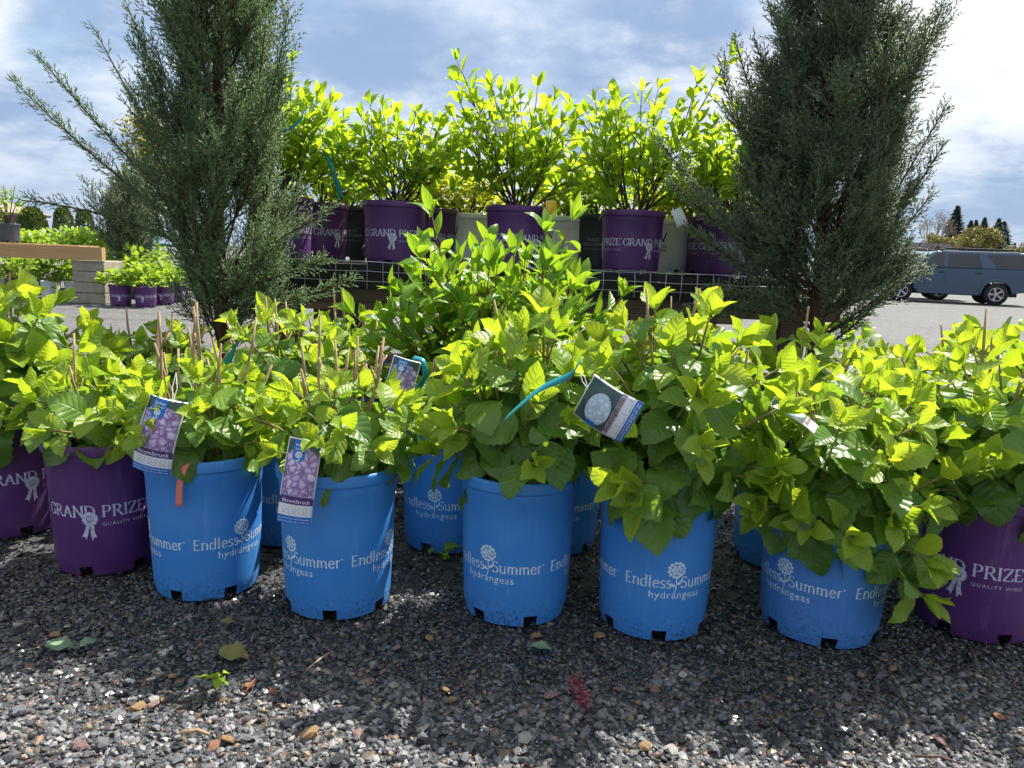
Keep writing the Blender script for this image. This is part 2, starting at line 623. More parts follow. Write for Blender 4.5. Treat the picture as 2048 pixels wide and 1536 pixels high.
def stone_mat(name, wet):
    t = NT(name)
    ge = t.n('ShaderNodeNewGeometry')
    oi = t.n('ShaderNodeObjectInfo')
    rnd = t.math('FRACT', t.math('ADD', t.math('MULTIPLY', ge.outputs['Random Per Island'], 1.0), oi.outputs['Random']))
    rp = t.n('ShaderNodeValToRGB')
    rp.color_ramp.interpolation = 'LINEAR'
    els = rp.color_ramp.elements
    stops = [(0.0, (0.026, 0.028, 0.031)), (0.30, (0.055, 0.058, 0.064)), (0.55, (0.10, 0.103, 0.110)), (0.74, (0.16, 0.163, 0.168)),
             (0.86, (0.24, 0.24, 0.24)), (0.91, (0.10, 0.082, 0.055)), (0.945, (0.17, 0.115, 0.06)), (0.965, (0.21, 0.12, 0.075)), (0.985, (0.28, 0.255, 0.22)), (1.0, (0.13, 0.075, 0.068))]
    while len(els) < len(stops):
        els.new(0.5)
    for e, (p, c) in zip(els, stops):
        e.position = p
        e.color = c + (1,)
    t.l(rnd, rp.inputs[0])
    nz = t.noise(170, 2, 0.65)
    c = t.mixc(0.5, rp.outputs[0], t.mixc(t.smooth(nz, 0.3, 0.7), (0.45, 0.45, 0.45), (1.6, 1.6, 1.6)), 'MULTIPLY')
    # wet film, plus shade painted into the stone colour along the pot row
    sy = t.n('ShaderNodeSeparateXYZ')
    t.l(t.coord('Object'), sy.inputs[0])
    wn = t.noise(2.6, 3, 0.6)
    w = t.smooth(t.math('ADD', sy.outputs[1], t.math('MULTIPLY', t.math('SUBTRACT', wn, 0.5), 1.1)), 1.16, 1.42)   # watered strip, also darkened to stand for the pots' shade
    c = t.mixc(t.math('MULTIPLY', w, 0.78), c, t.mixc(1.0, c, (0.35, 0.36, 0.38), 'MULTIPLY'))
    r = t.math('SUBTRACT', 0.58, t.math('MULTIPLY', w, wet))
    return t.done(t.principled(c, r, 0.5, 0))


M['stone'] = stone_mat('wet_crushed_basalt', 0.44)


def ground_mat():
    t = NT('gravel_ground')
    ob = t.coord('Object')
    vo = t.n('ShaderNodeTexVoronoi', feature='F1')
    vo.inputs['Scale'].default_value = 62
    t.l(ob, vo.inputs['Vector'])
    sp = t.n('ShaderNodeSeparateColor')
    t.l(vo.outputs['Color'], sp.inputs[0])
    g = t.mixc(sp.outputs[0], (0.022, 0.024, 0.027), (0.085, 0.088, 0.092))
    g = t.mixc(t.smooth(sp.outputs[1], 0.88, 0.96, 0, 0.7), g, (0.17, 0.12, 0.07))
    dry = t.mixc(sp.outputs[0], (0.068, 0.069, 0.072), (0.16, 0.159, 0.157))
    big = t.noise(0.35, 5, 0.6, ob)
    dry = t.mixc(t.smooth(big, 0.35, 0.65, 0, 0.5), dry, (0.10, 0.10, 0.103))
    spk = t.noise(9, 6, 0.75, ob)
    dry = t.mixc(t.smooth(spk, 0.42, 0.62, 0, 0.75), dry, (0.175, 0.172, 0.168))
    trk = t.noise(1.1, 5, 0.7, t.scaled(ob, (0.25, 1.4, 1)))
    dry = t.mixc(t.smooth(trk, 0.52, 0.66, 0, 0.5), dry, (0.075, 0.073, 0.07))
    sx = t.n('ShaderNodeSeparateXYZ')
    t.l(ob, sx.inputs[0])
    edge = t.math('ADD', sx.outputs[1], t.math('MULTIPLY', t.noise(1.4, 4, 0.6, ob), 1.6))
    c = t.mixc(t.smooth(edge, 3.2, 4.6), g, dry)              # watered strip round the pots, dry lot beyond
    h = t.math('SUBTRACT', 1.0, vo.outputs['Distance'])
    h = t.math('ADD', h, t.math('MULTIPLY', t.noise(300, 3, 0.6, ob), 0.4))
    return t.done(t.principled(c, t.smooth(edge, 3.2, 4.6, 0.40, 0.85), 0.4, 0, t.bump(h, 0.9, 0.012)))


M['ground'] = ground_mat()


def car_paint(name, col):
    t = NT(name)
    nz = t.noise(3, 3)
    c = t.mixc(nz, tuple(v * 0.9 for v in col), tuple(min(1, v * 1.1) for v in col))
    return t.done(t.principled(c, 0.35, 0.4, 0.15, None, 0.4))


M['car_blue'] = car_paint('slate_blue_car_paint', (0.045, 0.080, 0.130))
M['car_silver'] = car_paint('silver_car_paint', (0.52, 0.56, 0.60))
M['glass'] = plain('tinted_car_glass', (0.025, 0.03, 0.035), 0.06, 0.1, 3, 0.6)
M['glass_light'] = plain('windscreen_glass', (0.22, 0.30, 0.31), 0.06, 0.1, 3, 0.6)
M['rubber'] = plain('tyre_rubber', (0.018, 0.018, 0.019), 0.8, 0.2, 20)
M['alloy'] = plain('alloy_rim_metal', (0.50, 0.49, 0.47), 0.3, 0.1, 10, 0.5, 0.7)
M['trim'] = plain('dark_car_trim', (0.02, 0.021, 0.024), 0.5, 0.1)
M['lamp_amber'] = plain('amber_lamp_lens', (0.65, 0.18, 0.04), 0.2, 0.1)
M['lamp_red'] = plain('red_lamp_lens', (0.45, 0.02, 0.02), 0.2, 0.1)
M['lamp_clear'] = plain('clear_lamp_lens', (0.55, 0.60, 0.60), 0.1, 0.1)
M['wall_grey'] = plain('house_siding', (0.17, 0.16, 0.15), 0.8, 0.15, 2)
M['roof_grey'] = plain('asphalt_shingle', (0.23, 0.21, 0.215), 0.9, 0.15, 3)
M['brick'] = plain('chimney_brick', (0.07, 0.05, 0.05), 0.9, 0.2, 3)
M['winwhite'] = plain('white_window_frame', (0.7, 0.7, 0.7), 0.6, 0.05)
M['tan_roof'] = plain('tan_shed_roof', (0.27, 0.22, 0.17), 0.9, 0.15, 2)
M['tealpaint'] = plain('teal_cart_paint', (0.02, 0.22, 0.22), 0.5, 0.1)
M['bluetarp'] = plain('blue_pole_cover', (0.03, 0.14, 0.38), 0.5, 0.15)

# ---------------------------------------------------------------- the setting


def build_ground():
    xs = sorted(set([round(-3 + 0.25 * i, 3) for i in range(25)] + [-600, -300, -150, -80, -40, -25, -15, -10, -7, -5, -4, 4, 5, 6, 7, 8, 9, 10, 12, 14, 17, 20, 25, 35, 50, 80, 150, 300, 600]))
    ys = sorted(set([round(-1 + 0.25 * i, 3) for i in range(25)] + [-20, -8, -3, 6, 7, 8, 9, 10, 12, 14, 16, 18, 20, 22, 25, 30, 40, 60, 100, 200, 400, 900]))
    V = [(x, y, ground_z(x, y)) for y in ys for x in xs]
    nx = len(xs)
    F = [(j * nx + i, j * nx + i + 1, (j + 1) * nx + i + 1, (j + 1) * nx + i) for j in range(len(ys) - 1) for i in range(nx - 1)]
    o = link('ground', np_mesh('ground', np.array(V), np.array(F), M['ground'], True))
    tag(o, kind='structure')
    return o


ground = build_ground()

_t = (1 + 5 ** .5) / 2
ICO_V = np.array([(-1, _t, 0), (1, _t, 0), (-1, -_t, 0), (1, -_t, 0), (0, -1, _t), (0, 1, _t), (0, -1, -_t), (0, 1, -_t), (_t, 0, -1), (_t, 0, 1), (-_t, 0, -1), (-_t, 0, 1)], dtype=float)
ICO_V /= np.linalg.norm(ICO_V[0])
ICO_F = np.array([(0, 11, 5), (0, 5, 1), (0, 1, 7), (0, 7, 10), (0, 10, 11), (1, 5, 9), (5, 11, 4), (11, 10, 2), (10, 7, 6), (7, 1, 8), (3, 9, 4), (3, 4, 2), (3, 2, 6), (3, 6, 8), (3, 8, 9), (4, 9, 5), (2, 4, 11), (6, 2, 10), (8, 6, 7), (9, 8, 1)])


def rot_mats(ax, ay, az):
    cx, sx, cy, sy, cz, sz = np.cos(ax), np.sin(ax), np.cos(ay), np.sin(ay), np.cos(az), np.sin(az)
    m = np.empty((len(ax), 3, 3))
    m[:, 0, 0] = cz * cy
    m[:, 0, 1] = cz * sy * sx - sz * cx
    m[:, 0, 2] = cz * sy * cx + sz * sx
    m[:, 1, 0] = sz * cy
    m[:, 1, 1] = sz * sy * sx + cz * cx
    m[:, 1, 2] = sz * sy * cx - cz * sx
    m[:, 2, 0] = -sy
    m[:, 2, 1] = cy * sx
    m[:, 2, 2] = cy * cx
    return m


def stones(rng, n, x0, x1, y0, y1, r0, r1, zmax, power=2.0):
    r = r0 + (r1 - r0) * rng.random(n) ** power
    base = ICO_V[None] * (1 + (rng.random((n, 12, 1)) - 0.5) * 0.62)
    base = base * np.stack([r * (0.75 + 0.7 * rng.random(n)), r * (0.65 + 0.5 * rng.random(n)), r * (0.42 + 0.48 * rng.random(n))], 1)[:, None, :]
    m = rot_mats(rng.normal(0, .28, n), rng.normal(0, .28, n), rng.random(n) * 6.283)
    v = np.einsum('nij,nkj->nki', m, base)
    pos = np.stack([x0 + (x1 - x0) * rng.random(n), y0 + (y1 - y0) * rng.random(n), zmax * rng.random(n) - r * 0.10], 1)
    v = v + pos[:, None, :]
    f = ICO_F[None] + (np.arange(n) * 12)[:, None, None]
    return v.reshape(-1, 3), f.reshape(-1, 3)


rng = np.random.default_rng(11)
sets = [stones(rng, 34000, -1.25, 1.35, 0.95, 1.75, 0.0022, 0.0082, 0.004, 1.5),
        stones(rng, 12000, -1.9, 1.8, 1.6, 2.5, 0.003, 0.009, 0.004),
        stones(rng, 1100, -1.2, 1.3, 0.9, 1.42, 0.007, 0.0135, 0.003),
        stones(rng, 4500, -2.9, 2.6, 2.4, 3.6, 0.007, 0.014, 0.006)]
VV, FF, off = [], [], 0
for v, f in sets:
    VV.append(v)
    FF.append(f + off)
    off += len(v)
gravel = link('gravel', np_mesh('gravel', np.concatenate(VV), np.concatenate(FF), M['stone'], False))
tag(gravel, 'dark wet crushed gravel spread around and in front of the pots', 'gravel', kind='stuff')

# larger stones one can pick out, pieces of the ground
STONE_TINT = {'dark': (0.035, 0.038, 0.042), 'grey': (0.16, 0.165, 0.175), 'pale': (0.36, 0.345, 0.31), 'tan': (0.30, 0.19, 0.085), 'rust': (0.26, 0.12, 0.065), 'rose': (0.25, 0.15, 0.14)}
stone_meshes = {}
for k, c in STONE_TINT.items():
    mt = plain('stone_' + k, c, 0.38 if k in ('dark', 'grey') else 0.5, 0.35, 140, 0.5, 0, 0.6)
    stone_meshes[k] = []
    for q in range(3):
        v, f = stones(rng, 1, 0, 0, 0, 0, 1.0, 1.0, 0.0)
        v[:, 2] -= v[:, 2].mean()
        me = np_mesh('stone', v, f, mt, False)
        stone_meshes[k].append(me)
rs = random.Random(5)


def put_stone(kind, x, y, r, flat=0.7):
    me = rs.choice(stone_meshes[kind])
    mw = Matrix.Translation((x, y, 0.006 + r * 0.22)) @ Matrix.Rotation(rs.random() * 6.28, 4, 'Z') @ Matrix.Rotation(rs.uniform(-.25, .25), 4, 'X') @ Matrix.Diagonal((r, r, r * flat, 1))
    return link('stone', me, ground, None, mw)


for px, py, r, k in [(620, 1478, .020, 'tan'), (1048, 1482, .013, 'pale'), (1340, 1507, .012, 'pale'), (845, 1482, .013, 'grey'), (455, 1487, .011, 'tan'), (205, 1498, .017, 'grey'),
                     (160, 1500, .014, 'rose'), (430, 1500, .012, 'rust'), (310, 1408, .012, 'pale'), (305, 1418, .011, 'rose'), (1072, 1277, .011, 'tan'), (1198, 1277, .012, 'tan'),
                     (775, 1250, .011, 'pale'), (1365, 1355, .009, 'pale'), (1310, 1385, .009, 'rust'), (1785, 1343, .009, 'tan'), (1720, 1357, .011, 'rose'), (1880, 1490, .013, 'rose'),
                     (1985, 1405, .014, 'grey'), (1995, 1440, .013, 'rust'), (858, 1283, .010, 'tan'), (490, 1320, .009, 'tan'), (110, 1275, .010, 'tan'), (545, 1390, .010, 'rust'),
                     (1290, 1500, .012, 'tan'), (420, 1205, .015, 'dark'), (1425, 1505, .013, 'grey'), (1560, 1490, .013, 'dark'), (40, 1432, .016, 'grey'), (255, 1465, .012, 'grey'),
                     (345, 1360, .009, 'tan'), (220, 1278, .011, 'grey'), (36, 1258, .012, 'pale'), (1100, 1400, .013, 'rose'), (1235, 1387, .010, 'rust'), (905, 1407, .010, 'tan')]:
    g = G(px, py)
    put_stone(k, g.x, g.y, r)
for i in range(130):
    y = 1.02 + 0.75 * rs.random() ** 1.6
    x = rs.uniform(-0.75, 0.78) * (y + 0.1)
    put_stone(rs.choices(['dark', 'grey', 'pale', 'tan', 'rust', 'rose'], [10, 7, 2, 2, 1.2, 1])[0], x, y, rs.uniform(.006, .0115) * (1.1 if y < 1.3 else .8))

# ---------------------------------------------------------------- lettering


def arc(cx, cy, rx, ry, a0, a1, n=14):
    return [(cx + rx * math.cos(R(a0 + (a1 - a0) * i / n)), cy + ry * math.sin(R(a0 + (a1 - a0) * i / n))) for i in range(n + 1)]


def ser(x, y, w=0.13):
    return [(x - w, y), (x + w, y)]


CAPS = {   # roman capitals: pen strokes in a box of height 1, (advance, strokes)
    'G': (0.92, [arc(.46, .5, .40, .49, 42, 318), [(.80, .06), (.80, .42)], [(.60, .42), (.93, .42)], [(.78, .98), (.78, .72)]]),
    'R': (0.88, [[(.18, 0), (.18, 1)], ser(.18, 0), ser(.14, 1), [(.18, 1), (.40, 1)] + arc(.40, .75, .24, .25, 90, -90) + [(.18, .5)], [(.42, .5), (.80, 0)], ser(.80, 0, .1)]),
    'A': (0.90, [[(.10, 0), (.44, 1)], [(.42, 1), (.78, 0)], [(.22, .34), (.66, .34)], ser(.10, 0), ser(.80, 0)]),
    'N': (0.95, [[(.16, 0), (.16, 1)], [(.14, 1), (.80, 0)], [(.80, 0), (.80, 1)], ser(.16, 0), ser(.80, 1), ser(.08, 1, .09)]),
    'D': (0.92, [[(.18, 0), (.18, 1)], [(.06, 1), (.40, 1)] + arc(.40, .5, .42, .5, 90, -90, 18) + [(.06, 0)]]),
    'P': (0.80, [[(.18, 0), (.18, 1)], ser(.18, 0), [(.06, 1), (.40, 1)] + arc(.40, .73, .26, .27, 90, -90) + [(.18, .46)]]),
    'I': (0.40, [[(.20, 0), (.20, 1)], ser(.20, 0), ser(.20, 1)]),
    'Z': (0.80, [[(.10, .80), (.10, .98), (.70, .98)], [(.70, .98), (.08, .02)], [(.08, .02), (.74, .02), (.74, .22)]]),
    'E': (0.78, [[(.18, 0), (.18, 1)], [(.06, .98), (.66, .98), (.66, .80)], [(.18, .52), (.54, .52)], [(.06, .02), (.70, .02), (.70, .22)]]),
    'W': (1.20, [[(.06, 1), (.32, 0)], [(.32, 0), (.58, 1)], [(.46, 1), (.78, 0)], [(.78, 0), (1.10, 1)], ser(.06, 1, .1), ser(.5, 1, .1), ser(1.10, 1, .1)]),
}
LOW = {    # soft brush letters
    'E': (0.66, [[(.14, 0), (.14, .98)], [(.14, .95), (.56, .95)], [(.14, .50), (.48, .50)], [(.14, .04), (.58, .04)], [(.02, .95), (.14, .95)]]),
    'n': (0.66, [[(.13, 0), (.13, .66)], [(.03, .63), (.13, .66)], arc(.33, .40, .20, .24, 165, 0) + [(.53, 0)], [(.53, .02), (.62, .02)]]),
    'd': (0.66, [arc(.30, .32, .21, .32, 55, 305), [(.51, 0), (.51, 1.02)], [(.42, 1.0), (.51, 1.02)]]),
    'l': (0.34, [[(.15, 0), (.15, 1.02)], [(.06, 1.0), (.15, 1.02)], [(.15, .02), (.26, .02)]]),
    'e': (0.60, [[(.10, .34), (.50, .36)] + arc(.30, .36, .20, .28, 0, 180) + arc(.30, .30, .21, .30, 180, 325)]),
    's': (0.50, [[(.42, .56)] + arc(.25, .49, .15, .16, 40, 250, 10) + arc(.24, .17, .17, .17, 80, -150, 10)]),
    'S': (0.66, [[(.54, .84)] + arc(.32, .76, .21, .21, 30, 250, 12) + arc(.31, .26, .24, .26, 80, -155, 12)]),
    'u': (0.68, [[(.12, .66), (.12, .24)] + arc(.31, .24, .19, .24, 180, 360) + [(.50, .66)], [(.50, .3), (.50, 0)], [(.03, .65), (.12, .66)], [(.42, .65), (.5, .66)]]),
    'm': (0.98, [[(.13, 0), (.13, .66)], [(.03, .63), (.13, .66)], arc(.29, .42, .16, .22, 165, 0) + [(.45, 0)], arc(.63, .42, .18, .22, 165, 0) + [(.81, 0)], [(.81, .02), (.9, .02)]]),
    'r': (0.46, [[(.13, 0), (.13, .66)], [(.03, .63), (.13, .66)], arc(.31, .44, .18, .21, 170, 60)]),
}


def pen(strokes, thick, thin):
    """strokes -> list of quads (2D), broad pen: vertical strokes thick, horizontals thin"""
    quads = []
    for st in strokes:
        L, Rr = [], []
        for i, p in enumerate(st):
            a, b = st[max(0, i - 1)], st[min(len(st) - 1, i + 1)]
            dx, dy = b[0] - a[0], b[1] - a[1]
            ln = math.hypot(dx, dy) or 1
            dx, dy = dx / ln, dy / ln
            w = (thin + (thick - thin) * abs(dy) ** 1.3) / 2
            L.append((p[0] - dy * w, p[1] + dx * w))
            Rr.append((p[0] + dy * w, p[1] - dx * w))
        for i in range(len(st) - 1):
            quads.append(([L[i], Rr[i], Rr[i + 1], L[i + 1]], id(st)))
    return quads


def write_strokes(text, table, height, thick, thin, space=0.28, track=0.0):
    """returns polygons (list of 2D point lists, layer) and width, in metres, baseline at 0"""
    polys, x = [], 0.0
    for ch in text:
        if ch == ' ':
            x += space
            continue
        adv, st = table[ch]
        for k, s in enumerate(st):
            for q, _ in pen([s], thick, thin):
                polys.append(([((px + x) * height, py * height) for px, py in q], k))
        x += adv + track
    return polys, x * height


_fcache = {}


def write_font(text, height, bold=0.0, spacing=1.0):
    """built-in sans letters -> polygons; height = cap height"""
    key = (text, bold, spacing)
    if key not in _fcache:
        cu = bpy.data.curves.new('text', 'FONT')
        cu.body = text
        cu.size = 1.0
        cu.offset = bold
        cu.space_character = spacing
        cu.resolution_u = 2
        ob = bpy.data.objects.new('text', cu)
        COL.objects.link(ob)
        dg = bpy.context.evaluated_depsgraph_get()
        me = ob.evaluated_get(dg).to_mesh()
        polys = [[(me.vertices[i].co.x, me.vertices[i].co.y) for i in p.vertices] for p in me.polygons]
        ob.evaluated_get(dg).to_mesh_clear()
        bpy.data.objects.remove(ob)
        bpy.data.curves.remove(cu)
        _fcache[key] = polys
    s = height / 0.69
    polys = [([(x * s, y * s) for x, y in p], 0) for p in _fcache[key]]
    w = max((x for p, _ in polys for x, y in p), default=0)
    return polys, w


def shift(polys, dx, dy):
    return [([(x + dx, y + dy) for x, y in p], k) for p, k in polys]


def disc(cx, cy, r, n=10, k=0):
    return ([(cx + r * math.cos(6.2832 * i / n), cy + r * math.sin(6.2832 * i / n)) for i in range(n)], k)


def center(polys):
    xs = [x for p, _ in polys for x, y in p]
    m = (min(xs) + max(xs)) / 2
    return shift(polys, -m, 0)


def flower_logo(s=1.0):
    """flower head of little four-petalled florets on a leafy stem"""
    out = []
    r = random.Random(3)
    for i in range(19):
        ring = 0 if i == 0 else (1 if i < 7 else 2)
        a = r.random() if ring == 0 else (i * 1.047 if ring == 1 else i * 0.5236 + .2)
        rr = (0, .0085, .0165)[ring]
        cx, cy = rr * math.cos(a), rr * .92 * math.sin(a)
        for q in range(4):
            b = q * 1.5708 + a
            out.append(disc(cx + .0024 * math.cos(b), cy + .0024 * math.sin(b), .0021, 6, q % 2))
    pts = [(0, -.016), (.0015, -.028), (.001, -.040), (-.002, -.052)]
    for i in range(3):
        a, b = pts[i], pts[i + 1]
        out.append(([(a[0] - .0011, a[1]), (a[0] + .0011, a[1]), (b[0] + .0011, b[1]), (b[0] - .0011, b[1])], 2))
    out.append(([(.001, -.033), (.006, -.026), (.014, -.021), (.012, -.029), (.007, -.033)], 3))
    out.append(([(0, -.036), (-.005, -.030), (-.015, -.029), (-.011, -.035), (-.005, -.038)], 3))
    return [([(x * s, y * s) for x, y in p], k) for p, k in out]


def ribbon_logo():
    """award rosette with two tails"""
    out, hole = [], []
    n = 18
    for i in range(n):
        a0, a1 = 6.2832 * i / n, 6.2832 * (i + 1) / n
        am = (a0 + a1) / 2
        out.append(([(.008 * math.cos(a0), .008 * math.sin(a0)), (.0165 * math.cos(a0), .0165 * math.sin(a0)), (.0185 * math.cos(am), .0185 * math.sin(am)), (.0165 * math.cos(a1), .0165 * math.sin(a1)), (.008 * math.cos(a1), .008 * math.sin(a1))], 0))
    out.append(disc(0, 0, .0066, 14, 0))
    out.append(([(-.008, -.012), (-.001, -.016), (-.005, -.036), (-.010, -.052), (-.0145, -.043), (-.021, -.045), (-.013, -.030)], 1))
    out.append(([(.0005, -.016), (.008, -.012), (.009, -.032), (.013, -.048), (.008, -.044), (.003, -.054), (.000, -.034)], 2))
    return out


def wrap(polys, rad, z0, phi0, mb, off=0.0005):
    """lay flat print round a tapering pot: rad(z) radius, phi0 where its middle sits"""
    for p, k in polys:
        pts = []
        for u, v in p:
            z = z0 + v
            r = rad(z)
            a = phi0 + u / r
            rr = r + off + k * 0.00006
            pts.append((rr * math.sin(a), -rr * math.cos(a), z))
        mb.face(pts)


POTS = {   # outer radius at the foot, at the rim, height, material, notch count
    'blue': dict(rb=.117, rt=.136, h=.325, mat='blue', print='print_b'),
    'short': dict(rb=.124, rt=.145, h=.250, mat='blue2', print='print_b'),
    'purple': dict(rb=.117, rt=.137, h=.320, mat='purple', print='print_p'),
    'shelf': dict(rb=.116, rt=.135, h=.262, mat='purple', print='print_p'),
    'black': dict(rb=.108, rt=.124, h=.262, mat='black', print='print_grey'),
    'white': dict(rb=.108, rt=.122, h=.250, mat='white', print='print_k'),
    'grey': dict(rb=.115, rt=.135, h=.24, mat='greypot', print=None),
}
_gp, _gw = write_strokes('GRAND PRIZE', CAPS, 0.0280, 0.17, 0.065, 0.44, -0.01)
_gp = center(_gp)
GRAND = shift(_gp, 0, 0) + shift(ribbon_logo(), -0.006, -0.004)
_q, _qw = write_font('QUALITY WINS', 0.0078, 0.0, 1.35)
GRAND += shift(_q, 0.020, -0.0215)
GRAND += [disc(_gw / 2 + .004, 0.026, .0022, 8)]
_e1, _w1 = write_strokes('Endless', LOW, 0.0255, 0.130, 0.070)
_e2, _w2 = write_strokes('Summer', LOW, 0.0255, 0.130, 0.070)
_hy, _hw = write_font('hydrangeas', 0.0165, 0.0, 1.08)
ENDLESS = shift(_e1, -_w1 - .006, 0) + shift(_e2, .0125, 0) + shift(flower_logo(), 0.0025, 0.040) + shift(_hy, -_hw / 2 + .004, -.0235)
ENDLESS += [disc(_w2 + .0155, .019, .0018, 8)]
_f1, _ = write_font('FIRST', 0.014, 0.005, 1.2)
_f2, _ = write_font('EDITIONS', 0.014, 0.0, 1.2)
_f3, _ = write_font('SELECTED FOR SUCCESS', 0.0052, 0.0, 1.2)
FIRST = center(shift(_f1, 0, .020)) + center(_f2) + shift(center(_f3), 0, -.018)
FIRST += [([(.055, -.045), (.064, -.034), (.076, -.030), (.074, -.042), (.066, -.050)], 0), ([(.050, -.056), (.052, -.058), (.064, -.040), (.063, -.039)], 1)]
_p1, _ = write_strokes('PW', CAPS, 0.040, 0.15, 0.06, 0.26, -0.08)
_p2, _ = write_font('PROVEN', 0.0125, 0.0, 1.0)
_p3, _ = write_font('WINNERS', 0.0125, 0.0, 1.0)
PWTXT = shift(center(_p1), 0, .02) + center(shift(_p2, 0, -.006)) + center(shift(_p3, 0, -.024))
PWTXT += [([(-.045, -.034), (.045, -.034), (.045, -.033), (-.045, -.033)], 0), disc(-.02, -.048, .006, 10), ([(-.01, -.050), (.04, -.050), (.04, -.047), (-.01, -.047)], 0)]
PRINT = {'blue': (ENDLESS, .122, (0, 2.05, -2.05)), 'short': (ENDLESS, .118, (0, 1.95, -1.95)), 'purple': (GRAND, .148, (0, 2.05, -2.05)), 'shelf': (GRAND, .118, (0, 2.05, -2.05)),
         'black': (FIRST, .118, (0, 2.05, -2.05)), 'white': (PWTXT, .125, (0, 2.05, -2.05))}


def pot_radius(kind):
    d = POTS[kind]
    return lambda z: d['rb'] + (d['rt'] - .006 - d['rb']) * max(0, min(1, z / d['h']))


_pot_cache = {}


def pot_meshes(kind):
    if kind in _pot_cache:
        return _pot_cache[kind]
    d = POTS[kind]
    h, rf = d['h'], pot_radius(kind)
    n = 96
    notch = 0.024
    zs = [0, notch, .035, h * .25, h * .45, h * .65, h - .050, h - .047, h - .026]
    body = MB()
    n_notch = 6
    is_n = [((k + 5) % (n // n_notch)) < 4 for k in range(n)]
    for surf, th in ((0, 0.0), (1, -.0022)):
        b0 = len(body.v)
        for j, z in enumerate(zs):
            for k in range(n):
                a = 2 * math.pi * k / n
                r = rf(z) + th - (.004 if j == 0 else 0) + (.0012 if j >= 7 else 0)
                body.v.append((r * math.sin(a), -r * math.cos(a), z))
        for j in range(len(zs) - 1):
            for k in range(n):
                if j == 0 and is_n[k]:
                    continue
                k2 = (k + 1) % n
                q = (b0 + j * n + k, b0 + j * n + k2, b0 + (j + 1) * n + k2, b0 + (j + 1) * n + k)
                body.f.append(q if surf == 0 else q[::-1])
                body.mi.append(0)
    body.lathe([(0.001, notch + .006), (rf(0) - .006, notch + .006)], 48)     # raised floor
    rim = MB()
    r1 = rf(h - .026)
    rim.lathe([(r1 - .0025, h - .034), (r1 + .0012, h - .027), (d['rt'] - .0015, h - .026), (d['rt'] - .0005, h - .022), (d['rt'] - .0003, h - .006), (d['rt'] - .002, h - .001), (d['rt'] - .005, h), (d['rt'] - .009, h - .002), (d['rt'] - .0105, h - .010), (r1 - .004, h - .05)], 72)
    soil = MB()
    sr = r1 - .003
    prof = [(0.0005, .006), (sr * .3, .004), (sr * .6, .0), (sr * .85, -.003), (sr, -.004)]
    soil.lathe([(r, h - .040 + z) for r, z in prof], 40)
    me = [body.mesh('pot', M[d['mat']], True), rim.mesh('rim', M[d['mat']], True), soil.mesh('soil', M['soil'], True), None]
    if kind in PRINT:
        polys, z0, phis = PRINT[kind]
        mb = MB()
        for ph in phis:
            wrap(polys, rf, z0, ph, mb)
        me[3] = mb.mesh('lettering', M[d['print']])
    _pot_cache[kind] = me
    return me


def add_pot(root, kind, yaw=0.0, tilt=(0, 0)):
    body, rim, soil, let = pot_meshes(kind)
    p = link('pot', body, root)
    p.rotation_euler = (tilt[0], tilt[1], yaw + math.atan2(-root.location.x, root.location.y))
    r = link('rim', rim, p)
    if let:
        link('lettering', let, p)
    s = link('soil', soil, root)
    s.rotation_euler = (tilt[0], tilt[1], 0)
    return p

# ---------------------------------------------------------------- leaves


def make_leaf(name, mat, L=1.0, W=0.68, bend=0.6, fold=0.25, wave=0.08, serr=0.05, n=18, cols=(-1, -.5, 0, .5, 1), pet=0.18, shape='ovate', seed=0, twist=0.0):
    r = random.Random(seed)
    V, UV, F = [], [], []
    x = z = 0.0
    ph = r.random() * 6
    nc = len(cols)
    for i in range(n + 1):
        t = i / n
        th = bend * (t ** 1.3) - 0.15
        if i:
            x += math.cos(th) * L / n
            z -= math.sin(th) * L / n
        if shape == 'ovate':
            w = W / 2 * (math.sin(math.pi * min(1, t) ** 0.78) ** 0.72 if 0 < t < 1 else 0)
            if t > 0.82:
                w *= 1 - 0.35 * ((t - .82) / .18)
        else:
            w = W / 2 * (math.sin(math.pi * t ** 0.92) ** 0.95 if 0 < t < 1 else 0)
            if t > 0.8:
                w *= 1 - 0.3 * ((t - .8) / .2)
        w = max(w, 0.004)
        tw = twist * t
        for s in cols:
            ww = w
            if abs(s) == 1 and 0 < i < n:
                ww = w * (1 + serr * (1 if i % 2 else -1)) + r.uniform(-.01, .01) * W
            yy = s * ww
            zz = fold * abs(s) ** 1.3 * w + wave * W * abs(s) * math.sin(t * 8.5 + ph + (1.7 if s > 0 else 0)) * (w / (W / 2))
            yy, zz = yy * math.cos(tw) - zz * math.sin(tw), yy * math.sin(tw) + zz * math.cos(tw)
            V.append((pet + x, yy, z + zz))
            UV.append((s * .5 + .5, t))
    for i in range(n):
        for j in range(nc - 1):
            a = i * nc + j
            F.append((a, a + nc, a + nc + 1, a + 1))
    # stalk, joined to the blade's first row
    k = nc // 2
    b = len(V)
    pw = 0.018
    for px, wz in ((0, .03), (pet * .5, .015)):
        V += [(px, -pw, wz * .6), (px, pw, wz * .6), (px, 0, wz * .6 - pw * 1.6)]
        UV += [(.5, 0)] * 3
    m0 = [k - 1, k + 1, k]
    for q in ((0, 1), (1, 2), (2, 0)):
        F.append((b + q[0], b + q[1], b + 3 + q[1], b + 3 + q[0]))
        F.append((b + 3 + q[0], b + 3 + q[1], m0[q[1]], m0[q[0]]))
    return np_mesh(name, np.array(V), np.array(F), mat, True, np.array(UV)), (np.array(V), np.array(F), np.array(UV))


LEAF = {}


def leafset(key, mat, specs):
    LEAF[key] = [make_leaf('leaf', M[mat], **s) for s in specs]


